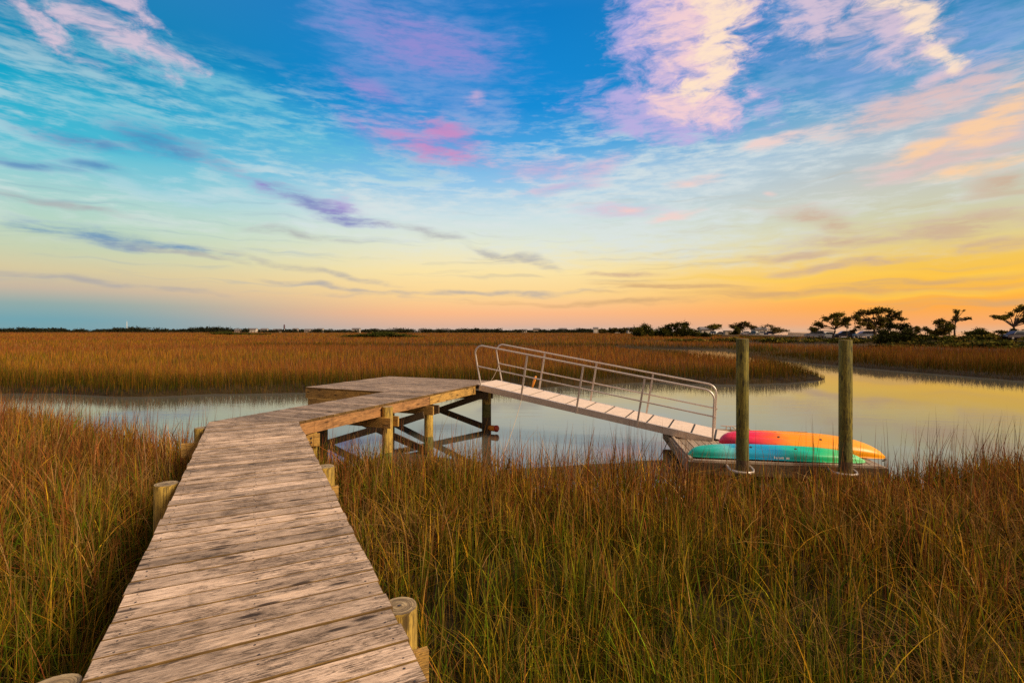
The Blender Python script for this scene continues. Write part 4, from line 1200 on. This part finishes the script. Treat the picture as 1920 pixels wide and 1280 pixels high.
def tree(name, label, px, Y, zb, trunk, clumps, n, size, cols, tr=0.28, cat='tree', group=None, limbs=True, mpx=None, depth=0.8):
    """trunk: list of (dx, dz); clumps: list of (dx, dz, rx, rz); metres from the base, across and up"""
    X = (px - 960) / 960 * Y
    t = empty(name, (X, Y, zb)); tag(t, label, cat, group)
    cl = []
    for (dx, dz, rx, rz) in clumps:
        dy = random.uniform(-1, 1) * depth * (rx + 1.0)
        cl.append((dx, dy, dz, rx, rx * 0.95, rz))
    if trunk:
        mb = MB()
        pts = [Vector((a, 0, c)) for a, c in trunk]
        mb.tube(pts, [tr * (1 - 0.5 * i / max(1, len(pts) - 1)) for i in range(len(pts))], 7)
        if limbs:
            for c in cl:
                tip = Vector(c[:3]) + Vector((0, 0, -0.2 * c[5]))
                st = pts[-1] if tip.z > pts[-1].z * 0.9 else pts[len(pts) // 2]
                mid = st.lerp(tip, 0.5) + Vector((random.uniform(-.3, .3), random.uniform(-.2, .2), random.uniform(0.1, 0.5)))
                mb.tube([st, mid, tip], [tr * 0.45, tr * 0.30, tr * 0.10], 5, caps=False)
                for q in range(3):
                    e = Vector(c[:3]) + Vector((random.uniform(-1, 1) * c[3], random.uniform(-1, 1) * c[4], random.uniform(-.4, 1) * c[5]))
                    mb.tube([mid.lerp(tip, 0.6), e], [tr * 0.15, tr * 0.05], 4, caps=False)
        mb.build('trunk', M['bark'], t)
    leaf_mesh('crown' if trunk else 'foliage', cl, n, size, cols, t)
    return t
def K(bx, by, pts, s=35.1, k=1.0):
    return [((x - bx) / s * k, (by - y) / s * k, rx / s * k, rz / s * k) for x, y, rx, rz in pts]
ZR = -0.30
tree('live_oak', 'flat-topped leaning tree with a bare trunk over the silver cars', 1562, 126, ZR, [(0, -0.4), (0.05, 0.8), (0.5, 1.6), (0.45, 2.2)],
     K(285, 415, [(125, 335, 34, 22), (165, 290, 36, 24), (215, 250, 36, 22), (270, 222, 36, 20), (330, 215, 36, 20), (380, 250, 34, 22), (425, 275, 26, 18), (280, 285, 44, 20), (205, 315, 36, 16), (345, 290, 34, 18), (405, 315, 24, 14), (120, 355, 18, 10)]), 2600, 0.27, DKLEAF, 0.26)
tree('live_oak', 'largest broad tree, its thin left side showing branches against the glow', 1641, 122, ZR, [(0, -0.4), (0, 1.0), (-0.3, 2.2), (0.1, 3.2)],
     K(645, 420, [(500, 235, 34, 26), (560, 205, 40, 28), (625, 190, 38, 26), (690, 190, 40, 26), (760, 180, 40, 26), (810, 205, 34, 24), (850, 240, 30, 18), (590, 265, 44, 26), (680, 255, 50, 30), (770, 260, 46, 30), (520, 300, 38, 22), (600, 330, 40, 18), (690, 320, 44, 24), (470, 355, 30, 12), (880, 262, 26, 12)], 36), 4200, 0.26, DKLEAF + BRLEAF, 0.34)
tree('dark_shrub', 'big dark rounded shrub in front of the largest tree', 1677, 84, -0.9, [(0, -0.2), (0, 1.0)],
     K(810, 476, [(700, 420, 50, 44), (760, 360, 50, 42), (830, 320, 50, 36), (900, 315, 46, 34), (950, 340, 34, 40), (870, 390, 70, 60), (780, 415, 70, 50), (940, 415, 44, 48), (660, 450, 34, 24), (860, 440, 90, 34)], 52), 5600, 0.20, BLACKLEAF, 0.16, 'shrub')
tree('small_tree', 'small thin tree with three leafy tufts right of the dark shrub', 1716, 118, ZR, [(0, -0.3), (0.3, 0.9), (0.9, 1.5)],
     K(985, 405, [(1010, 335, 20, 15), (1040, 350, 22, 14), (1075, 325, 24, 17), (1105, 345, 18, 12), (995, 310, 16, 9), (1130, 335, 14, 8)], 36), 620, 0.22, DKLEAF, 0.13)
tree('windswept_tree', 'ragged tree with two high bare tufts above its crown', 1790, 116, ZR, [(0, -0.4), (0.0, 1.0), (-0.1, 2.2), (0.2, 3.6)],
     K(1325, 405, [(1185, 275, 30, 20), (1230, 262, 34, 20), (1200, 325, 46, 34), (1265, 300, 40, 30), (1315, 300, 30, 34), (1340, 240, 26, 26), (1330, 195, 20, 22), (1342, 163, 13, 8), (1386, 170, 15, 9), (1400, 242, 26, 12), (1450, 235, 16, 15), (1250, 355, 60, 30), (1170, 370, 40, 34)], 37), 3000, 0.25, BLACKLEAF + DKLEAF, 0.24)
tree('low_shrub', 'low rounded shrub between the ragged tree and the last tree', 1832, 114, ZR, None,
     K(1500, 440, [(1420, 400, 50, 26), (1480, 385, 44, 28), (1530, 370, 44, 30), (1590, 395, 40, 26), (1500, 415, 80, 26)], 38), 1800, 0.26, GRLEAF, cat='shrub')
tree('low_shrub', 'small twiggy shrub beside the dark red car', 1870, 112, ZR, [(0, -0.2), (0.1, 0.8)],
     K(1690, 430, [(1660, 370, 22, 14), (1700, 375, 26, 18), (1745, 370, 26, 14), (1680, 405, 34, 20)], 38), 620, 0.22, DKLEAF, 0.08, 'shrub')
tree('live_oak', 'wide spreading tree cut by the right edge, long limb reaching left', 1908, 108, ZR, [(0.2, -0.4), (0, 0.9), (-0.4, 1.6), (-0.9, 2.6)],
     K(1850, 410, [(1665, 218, 28, 16), (1700, 240, 30, 14), (1750, 230, 34, 18), (1800, 210, 36, 20), (1850, 175, 34, 20), (1895, 140, 34, 22), (1940, 150, 40, 26), (1990, 190, 44, 28), (1900, 215, 36, 18), (1880, 265, 30, 14), (1960, 250, 44, 24), (2040, 240, 40, 28)], 39.5), 2900, 0.25, DKLEAF, 0.28)
tree('dark_shrub', 'dark shrub at the foot of the right-edge tree', 1915, 106, ZR, None,
     K(1880, 430, [(1850, 370, 36, 26), (1890, 380, 40, 30), (1940, 380, 50, 36)], 39.5), 1500, 0.25, BLACKLEAF, cat='shrub')

# the clump of green bushes and small trees beyond the middle of the marsh
S2 = 21.0
for (lab, px, Y, pts, n, cols) in (
    ('round green tree at the left end of the distant shrub clump', 1211, 205, [(-3, 2.2, 2.2, 1.9), (0, 3.4, 1.8, 1.9), (1.9, 2.0, 1.9, 1.8), (-1.2, 4.2, .9, .9), (1.2, 4.3, .8, .8), (-2, 1, 3, 1)], 1500, GRLEAF),
    ('lower bushy tree second from the left in the distant shrub clump', 1237, 208, [(0, 2.0, 2.6, 1.7), (1.0, 3.3, 1.2, 1.0), (-2, 1.2, 2, 1.1), (2.4, 1.3, 2, 1.2)], 1200, GRLEAF),
    ('round-headed tree in the middle of the distant shrub clump', 1254, 206, [(0, 3.0, 1.5, 1.6), (-0.6, 4.5, 1.2, .9), (.8, 4.7, 1, .8), (0, 1.3, 2.6, 1.3)], 1300, GRLEAF),
    ('tallest dense tree of the distant shrub clump', 1276, 204, [(0, 3.2, 2.3, 2.2), (-.8, 5.2, 1.5, 1), (1.4, 5.3, 1.6, .9), (2.6, 4.2, 1.2, .9), (0, 1.4, 3.0, 1.4), (-2, 3.6, 1.2, 1.2)], 2000, BLACKLEAF + GRLEAF),
    ('low bush sloping down at the right end of the distant shrub clump', 1300, 200, [(0, 1.6, 2.6, 1.3), (2.4, 1.0, 2, .9), (-2, 1.8, 1.6, 1.4), (-1, 2.7, 1, .6)], 1100, GRLEAF),
    ('small dark bush just right of the distant shrub clump', 1321, 190, [(0, .9, 1.7, .9), (1.2, .8, 1.1, .7)], 600, BLACKLEAF)):
    tree('bush', lab, px, Y, -0.95, [(0, 0), (0, 1.0)], pts, n, 0.40, cols, 0.15, 'bush', 'bushes beyond the middle of the marsh', limbs=False)
tree('small_tree', 'flat umbrella tree left of the parking lot cars', 1336, 285, -0.5, [(0, 0), (0.3, 2.4)], [(-2.8, 4.2, 1.6, .7), (0, 5.0, 2, .8), (2.6, 5.1, 2, .8), (0.6, 3.6, 3, .8), (4, 4.6, .9, .7)], 900, 0.45, DKLEAF, 0.22)
tree('small_tree', 'domed tree standing behind the parking lot cars', 1392, 268, -0.5, [(0, 0), (0, 2)], [(-5.2, 4.6, 1.6, 1.0), (-3.4, 3.6, 2, 1), (-1, 5.2, 2, 1.2), (1, 6.2, 1.8, 1), (3, 5.2, 2.0, 1.2), (4.8, 3.8, 1.8, 1.2), (0, 3.8, 3.4, 1.2)], 1700, 0.42, BRLEAF, 0.25)
tree('small_tree', 'dark bush in front of the domed tree', 1379, 250, -0.6, [(0, 0), (0, 1.2)], [(0, 2.4, 1.7, 1.6), (-.8, 1.0, 2.0, 1), (.9, 1.2, 1.8, 1.2)], 900, 0.4, GRLEAF, 0.15, 'bush')
tree('small_tree', 'nearly bare tree with low shrubs at the end of the parking lot', 1440, 252, -0.5, [(0, 0), (0, 1.6)], [(-2.5, 4.0, 1.3, 1.0), (0, 4.9, 1.4, .9), (2.2, 3.8, 1.6, 1), (5, 2.8, 2.2, .9), (8, 2.1, 2.4, .8), (2, 1.8, 4, .9)], 760, 0.38, BRLEAF, 0.18)
tree('marsh_shrub', 'low olive shrub hummock out in the middle of the left marsh', 706, 180, -0.85, None, [(-8, .5, 4, .5), (-3, .9, 4, .7), (2, 1.2, 4, .9), (7, .9, 4, .7), (12, .5, 4, .4)], 2400, 0.4, GRLEAF, cat='shrub')
tree('marsh_shrub', 'small olive shrub far out in the left marsh', 416, 330, -0.8, None, [(0, 1.2, 4, 1.1), (5, .8, 5, .7), (-5, .8, 4, .8), (14, .5, 7, .5), (27, .4, 8, .4)], 1700, 0.6, GRLEAF, cat='shrub')

# dark undergrowth on the causeway bank
def undergrowth():
    pts = []
    for i in range(len(ROAD) - 1):
        a, b = ROAD[i], ROAD[i + 1]
        L = math.hypot(*(b - a)); t = (b - a) / L
        nn = np.array((-t[1], t[0]))
        if nn[0] > 0: nn = -nn
        for s in np.arange(0, L, 0.8):
            wide = 58 if a[1] + t[1] * s < 135 else 10
            q = a + t * s + nn * (6.0 + wide * random.random() ** 1.3)
            sc = random.uniform(0.5, 1.15) * (1.0 if q[1] < 125 else 0.62)
            pts.append((q[0], q[1], -0.85 + 0.2 * sc, 1.9 * sc + .6, 1.5 * sc + .4, 0.42 * sc))
    for q in np.linspace(0, 1, 60):
        # taller scrub on the verge at the right-hand end
        x = 84 + 34 * q; y = 121 - 33 * q - 0.0
        pts.append((x + random.uniform(-2.5, -0.5), y - 6.5 + random.uniform(-2, 1), -0.35 + random.uniform(0, .35), 1.5, 1.2, random.uniform(0.4, 0.85)))
    o = leaf_mesh('undergrowth', pts, 30000, 0.40, BLACKLEAF + DKLEAF, None)
    tag(o, 'dark undergrowth along the foot of the causeway', 'undergrowth', kind='stuff')
undergrowth()

# ------------------------------------------------------------------ far shore: woods, houses, lighthouse, mast
def far_woods():
    cl = []
    for k in range(520):
        px = random.uniform(-260, 1215)
        Y = random.uniform(770, 900)
        X = (px - 960) / 960 * Y
        tall = 0.95 if px < 445 else 0.78
        hgt = random.uniform(4.5, 8.0) * tall * (1 + 0.25 * math.sin(px / 37.0) * math.sin(px / 91.0))
        if 205 < px < 270: hgt *= 1.15
        if px > 445 and random.random() < 0.22: Y = random.uniform(735, 752)
        X = (px - 960) / 960 * Y
        w = random.uniform(5, 11)
        cl.append((X, Y, -0.6 + hgt * 0.52, w, w * 0.6, hgt * 0.48))
        cl.append((X + random.uniform(-5, 5), Y - 4, -0.4 + hgt * 0.22, w * 1.1, w * 0.5, hgt * 0.25))
    o = leaf_mesh('woods', cl, 52000, 1.25, [(0.03, 0.032, 0.016), (0.05, 0.045, 0.02), (0.022, 0.026, 0.016)], None, 0.7)
    tag(o, 'low dark wooded shore along the far horizon', 'woods', kind='stuff')
far_woods()
M['wall_pale'] = plain('pale_house_wall', (0.58, 0.48, 0.38), 0.8, 0, 0.12, 0.3)
M['wall_tan'] = plain('tan_house_wall', (0.36, 0.27, 0.20), 0.8, 0, 0.12, 0.3)
M['roof'] = plain('grey_house_roof', (0.16, 0.14, 0.14), 0.8, 0, 0.2, 0.4)
M['window'] = plain('dark_window', (0.04, 0.05, 0.06), 0.15)
def house(label, px, Y, w, d, hw, hr, mat, group=None):
    w, d, hw, hr = w * 0.85, d * 0.8, hw * 1.2, hr * 0.9
    X = (px - 960) / 960 * Y
    o = empty('shore_house', (X, Y, -0.7)); tag(o, label, 'house', group)
    mb = MB().box((0, 0, hw / 2), (w, d, hw), 0)
    mb.add([(-w / 2, -d / 2, hw), (-w / 2, d / 2, hw), (-w / 2, 0, hw + hr)], [[2, 1, 0]]); mb.add([(w / 2, -d / 2, hw), (w / 2, d / 2, hw), (w / 2, 0, hw + hr)], [[0, 1, 2]])
    mb.build('wall', M[mat], o)
    r = MB()
    e, f = 0.5, 0.5
    for sg in (-1, 1):
        vs = [(-w / 2 - e, sg * (d / 2 + f), hw - hr * f / (d / 2) + .05), (w / 2 + e, sg * (d / 2 + f), hw - hr * f / (d / 2) + .05), (w / 2 + e, 0, hw + hr + .05), (-w / 2 - e, 0, hw + hr + .05)]
        vs2 = [(a, b, c + 0.22) for a, b, c in vs]
        r.add(vs + vs2, [[3, 2, 1, 0] if sg > 0 else [0, 1, 2, 3], [4, 5, 6, 7] if sg < 0 else [7, 6, 5, 4], [0, 4, 5, 1], [1, 5, 6, 2], [3, 7, 4, 0]])
    r.build('roof', M['roof'], o)
    k = max(2, int(w / 3.2))
    for i in range(k):
        x = -w / 2 + w * (i + 0.5) / k
        for lv in range(1 if hw < 4.5 else 2):
            MB().box((x, -d / 2 - 0.02, 1.6 + lv * 2.7), (1.0, 0.06, 1.3)).build('window', M['window'], o)
    return o
HG = 'houses along the far shore'
for (lab, px, Y, w, d, hw, hr, mt) in (
    ('dim tan house at the left end of the far houses, beside the dense wood', 446, 762, 8, 8, 3.2, 1.8, 'wall_tan'),
    ('wide pale house, brightest of those left of the lighthouse', 474, 752, 14, 8, 4.2, 1.6, 'wall_pale'),
    ('pale two-part house nearest the left of the lighthouse', 496, 754, 11, 8, 4.0, 1.7, 'wall_pale'),
    ('broad tan house just left of the foot of the lighthouse', 520, 756, 13, 8, 3.4, 1.6, 'wall_tan'),
    ('narrow tan house first to the right of the lighthouse', 554, 758, 8, 8, 4.2, 1.6, 'wall_tan'),
    ('dim house second to the right of the lighthouse', 577, 760, 9, 8, 3.2, 2.0, 'wall_tan'),
    ('small pale house third to the right of the lighthouse', 590, 756, 8, 8, 3.4, 1.6, 'wall_pale'),
    ('pale house in a gap of the trees, fourth right of the lighthouse', 601, 757, 9, 8, 4.2, 1.5, 'wall_pale'),
    ('long pale house behind the left end of the marsh hummock', 668, 755, 13, 8, 4.4, 1.6, 'wall_pale'),
    ('small pale house above the middle of the marsh hummock', 705, 757, 7, 8, 3.4, 2.0, 'wall_pale'),
    ('tan house above the right end of the marsh hummock', 742, 758, 9, 8, 3.6, 1.8, 'wall_tan'),
    ('pale house between the marsh hummock and the gangway, left of two', 790, 758, 8, 8, 3.4, 1.8, 'wall_pale'),
    ('dim house between the marsh hummock and the gangway, right of two', 838, 758, 10, 8, 3.4, 1.8, 'wall_tan'),
    ('pale house just right of the top of the gangway handrails', 983, 757, 9, 8, 3.0, 1.6, 'wall_pale'),
    ('wide house with a stepped front behind the upper gangway', 1006, 756, 11, 8, 4.2, 1.8, 'wall_tan'),
    ('pale house behind the middle of the gangway handrail', 1055, 757, 13, 8, 4.4, 1.6, 'wall_pale'),
    ('small tan house right of the middle gangway post', 1085, 757, 8, 8, 3.6, 1.6, 'wall_tan'),
    ('sunlit cream house, brightest on the far shore right of the gangway', 1117, 700, 7, 7, 5.2, 1.4, 'wall_pale'),
    ('pale house under dark trees left of the distant shrub clump', 1182, 520, 8, 7, 3.8, 1.4, 'wall_pale'),
    ('tan house just left of the distant shrub clump', 1160, 560, 11, 7, 3.0, 1.6, 'wall_tan')):
    house(lab, px, Y, w, d, hw, hr, mt, HG)
house('white house among the trees at the left of the parking lot', 1324, 300, 9, 7, 2.7, 1.3, 'wall_pale')
house('pale grey house behind the right end of the parking lot', 1423, 300, 8, 7, 2.7, 1.1, 'wall_pale')
for k, (px, Y, w, hh) in enumerate(((1130, 560, 9, 5.0), (1150, 520, 10, 6), (1168, 500, 9, 6), (1188, 470, 9, 6.5), (1200, 450, 6, 6))):
    tree('shore_tree', ('first', 'second', 'third', 'fourth', 'fifth')[k] + ' from the left of the dark trees leading up to the distant shrub clump', px, Y, -0.8, [(0, 0), (0, hh * .4)],
         [(-w * .25, hh * .6, w * .3, hh * .3), (w * .25, hh * .68, w * .3, hh * .3), (0, hh * .35, w * .5, hh * .3)], 500, 0.8, BLACKLEAF + BRLEAF, 0.3, group='dark trees leading up to the shrub clump', limbs=False)
# lighthouse
lh = empty('lighthouse', ((533 - 960) / 960 * 790, 790, -0.6)); tag(lh, 'narrow lighthouse, dark above and white below, on the far shore', 'lighthouse')
MB().lathe((0, 0, 0), [(1.35, 0), (1.30, 3.0), (1.25, 5.2)], 6, smooth=False).build('white_tower', M['white'], lh)
M['lh_dark'] = plain('maroon_tower_paint', (0.10, 0.045, 0.06), 0.7)
MB().lathe((0, 0, 5.2), [(1.25, 0), (1.15, 5.8)], 6, smooth=False).build('dark_tower', M['lh_dark'], lh)
MB().lathe((0, 0, 11.0), [(1.4, 0), (1.4, 0.25), (0.8, 0.25), (0.8, 1.2), (0.9, 1.2), (0.1, 1.7)], 8, smooth=False).build('lantern', M['lh_dark'], lh)
ms = empty('radio_mast', ((238 - 960) / 960 * 860, 860, -0.6)); tag(ms, 'thin white mast rising above the far wood on the left', 'mast')
mb = MB()
for a in range(3):
    q = 2 * PI * a / 3
    mb.tube([(0.5 * math.cos(q), 0.5 * math.sin(q), 0), (0.2 * math.cos(q), 0.2 * math.sin(q), 18)], 0.24, 5)
for z in np.arange(1, 18, 1.5):
    rr = 0.5 - 0.3 * z / 18
    for a in range(3):
        q, q2 = 2 * PI * a / 3, 2 * PI * (a + 1) / 3
        mb.tube([(rr * math.cos(q), rr * math.sin(q), z), (rr * math.cos(q2), rr * math.sin(q2), z + 0.8)], 0.05, 4)
mb.build('lattice_tower', M['white'], ms)
MB().tube([(0, 0, 18), (0, 0, 21)], 0.08, 5).build('antenna', M['white'], ms)

# ------------------------------------------------------------------ parked cars
m, g, b = material('car_paint')
oi = g.new('ShaderNodeObjectInfo')
tc = g.new('ShaderNodeTexCoord')
n = g.noise(tc.outputs['Object'], 2.0, 4)
g.put(b.inputs['Base Color'], g.mix(g.maprange(n, 0.3, 0.7, 0.0, 0.15), oi.outputs['Color'], (0.12, 0.10, 0.08, 1)))
b.inputs['Roughness'].default_value = 0.42; b.inputs['Coat Weight'].default_value = 0.08
M['car_paint'] = m
M['glass'] = plain('car_glass', (0.03, 0.035, 0.04), 0.08)
M['tail'] = plain('red_lamp_lens', (0.45, 0.03, 0.02), 0.25)
def make_car(kind):
    root = empty('parked_car')
    if kind == 'suv':
        prof = [(-2.25, 0.35), (2.25, 0.35), (2.32, 0.62), (2.2, 0.95), (1.2, 1.08), (0.55, 1.62), (0.2, 1.70), (-1.75, 1.70), (-2.1, 1.55), (-2.3, 0.98), (-2.33, 0.6)]
        glass = [(1.06, 1.10), (0.50, 1.55), (-1.72, 1.58), (-2.02, 1.10)]
    elif kind == 'pickup':
        prof = [(-2.6, 0.42), (2.6, 0.42), (2.66, 0.75), (2.55, 1.02), (1.35, 1.10), (0.8, 1.66), (-0.55, 1.70), (-0.75, 1.10), (-2.6, 1.08), (-2.66, 0.7)]
        glass = [(1.22, 1.13), (0.74, 1.58), (-0.50, 1.60), (-0.64, 1.13)]
    else:
        prof = [(-2.2, 0.30), (2.2, 0.30), (2.28, 0.55), (2.15, 0.80), (1.15, 0.92), (0.35, 1.40), (-0.1, 1.45), (-0.9, 1.42), (-1.65, 0.98), (-2.2, 0.92), (-2.27, 0.55)]
        glass = [(1.02, 0.94), (0.32, 1.33), (-0.86, 1.35), (-1.42, 0.98)]
    hw = 0.88
    # body with the cabin drawn in above the belt line
    mb = MB(); belt = 1.1 if kind != 'sedan' else 0.95
    n = len(prof)
    ys = lambda z, s: s * (hw if z <= belt else hw - 0.22 * (z - belt) / 0.6)
    vs = [(x, ys(z, -1), z) for x, z in prof] + [(x, ys(z, 1), z) for x, z in prof]
    mb.add(vs, [list(range(n)), list(range(2 * n - 1, n - 1, -1))]); mb.add(vs, [[i, i + n, (i + 1) % n + n, (i + 1) % n] for i in range(n)])
    mb.build('body', M['car_paint'], root)
    for s in (-1, 1):
        g1 = MB(); vs = [(x, ys(z, s) + s * 0.012, z) for x, z in glass]
        g1.add(vs, [[0, 1, 2, 3]] if s < 0 else [[3, 2, 1, 0]])
        g1.build('side_window', M['glass'], root)
    f0, f1 = prof[4], prof[5]
    w = MB(); nx, nz = 0.012, 0.012
    w.add([(f0[0] + nx, -0.74, f0[1] + nz + .03), (f0[0] + nx, 0.74, f0[1] + nz + .03), (f1[0] + nx, 0.6, f1[1] + nz - .02), (f1[0] + nx, -0.6, f1[1] + nz - .02)], [[0, 1, 2, 3]])
    w.build('windscreen', M['glass'], root)
    for s in (-1, 1):
        MB().box((2.27 if kind != 'pickup' else 2.61, s * 0.62, 0.68), (0.08, 0.34, 0.16)).build('headlight', M['white'], root)
        MB().box((-2.27 if kind != 'pickup' else -2.62, s * 0.68, 0.80), (0.08, 0.26, 0.22)).build('tail_light', M['tail'], root)
    for x in (-1.4, 1.4):
        for s in (-1, 1):
            wb = MB(); wb.lathe((0, 0, 0), [(0.30, -0.11), (0.335, -0.07), (0.335, 0.07), (0.30, 0.11)], 14)
            o = wb.build('wheel', M['dark'], root, (x, s * 0.82, 0.335)); o.rotation_euler = (R(90), 0, 0)
            hb = MB().lathe((0, 0, 0), [(0.17, -0.118), (0.19, 0.0), (0.17, 0.118)], 10).build('rim', M['alu'], o)
    return root
protos = {}
def car(kind, px, Y, z, rz, colr, label, group):
    if kind not in protos:
        protos[kind] = o = make_car(kind)
    else:
        o = copy_tree(protos[kind])
    o.location = ((px - 960) / 960 * Y, Y, z); o.rotation_euler = (0, 0, rz)
    for ch in o.children:
        if ch.name.startswith('body'): ch.color = colr
    tag(o, label, 'car', group)
GA, GB = 'cars parked along the causeway', 'cars in the distant parking lot'
ZC = -0.235
car('suv', 1527, 131, ZC, R(150), (0.40, 0.40, 0.40, 1), 'grey car farthest left on the causeway, left of the leaning tree', GA)
car('sedan', 1552, 131, ZC, R(160), (0.62, 0.62, 0.60, 1), 'white car under the leaning tree', GA)
car('suv', 1583, 127, ZC, R(168), (0.022, 0.03, 0.065, 1), 'dark blue car between the leaning tree and the largest tree', GA)
car('suv', 1621, 123, ZC, R(176), (0.24, 0.25, 0.28, 1), 'silver grey car under the left branches of the largest tree', GA)
car('suv', 1905, 99, ZC, R(178), (0.022, 0.006, 0.010, 1), 'dark maroon car under the right-edge tree', GA)
for (kd, px, Y, rz, c, lab) in (
    ('suv', 1338, 288, 120, (0.50, 0.48, 0.45, 1), 'pale car first from the left in the distant parking lot'),
    ('sedan', 1350, 286, 150, (0.20, 0.18, 0.17, 1), 'dull grey car second from the left in the distant parking lot'),
    ('suv', 1360, 280, 120, (0.06, 0.06, 0.06, 1), 'black car left of the dark bush in the distant parking lot'),
    ('suv', 1397, 262, 150, (0.62, 0.60, 0.57, 1), 'white car under the domed tree in the distant parking lot'),
    ('suv', 1413, 258, 110, (0.10, 0.09, 0.09, 1), 'black car between two white ones in the distant parking lot'),
    ('pickup', 1428, 256, 160, (0.66, 0.62, 0.57, 1), 'white pickup in front of the pale grey house'),
    ('suv', 1443, 252, 140, (0.05, 0.07, 0.20, 1), 'blue car at the right end of the distant parking lot')):
    car(kd, px, Y, -0.30, R(rz), c, lab, GB)
# cabin, bulkhead, railing and pole about the causeway
sh = empty('marsh_hut', ((1364 - 960) / 960 * 262, 262, -0.6)); tag(sh, 'small square tan hut at the edge of the distant parking lot', 'hut')
MB().box((0, 0, 1.1), (3.4, 2.6, 2.2)).build('wall', M['wall_tan'], sh)
MB().box((0, 0, 2.28), (3.8, 3.0, 0.16)).build('roof', M['roof'], sh)
MB().box((0.4, -1.32, 0.9), (0.9, 0.06, 1.8)).build('door', M['brace'], sh)
bk = MB()
for i in range(16):
    bk.box((-2.8 + 0.38 * i, 0, 0.55), (0.36, 0.25, 1.1), tint=random.random())
bk.box((0, -0.17, 0.85), (6.3, 0.1, 0.22)); bk.box((0, -0.17, 0.3), (6.3, 0.1, 0.22))
o = bk.build('timber_bulkhead', M['brace']); o.location = ((1369 - 960) / 960 * 190, 190, -1.05)
tag(o, 'dark plank bulkhead low in the marsh below the tan hut', 'bulkhead')
ra = MB(); a, b2 = Vector(((1478 - 960) / 960 * 215, 215, -0.3)), Vector(((1526 - 960) / 960 * 150, 150, -0.3))
for i in range(34):
    p = a.lerp(b2, i / 33); ra.box((p.x, p.y, p.z + 0.5), (0.14, 0.14, 1.1), tint=.6)
for hz in (0.45, 0.75, 1.05): ra.beam(a + Vector((0, 0, hz)), b2 + Vector((0, 0, hz)), 0.06, 0.12)
tag(ra.build('post_railing', M['float']), 'pale post and rail fence on the causeway left of the parked cars', 'fence')
pl_ = MB().tube([(0, 0, 0), (0, 0, 3.2)], 0.06, 6); pl_.box((0, -0.05, 3.0), (0.5, 0.04, 0.5))
o = pl_.build('sign_post', M['brace']); o.location = ((1588 - 960) / 960 * 121, 121, -0.35)
tag(o, 'thin sign post beside the dark blue car', 'sign')
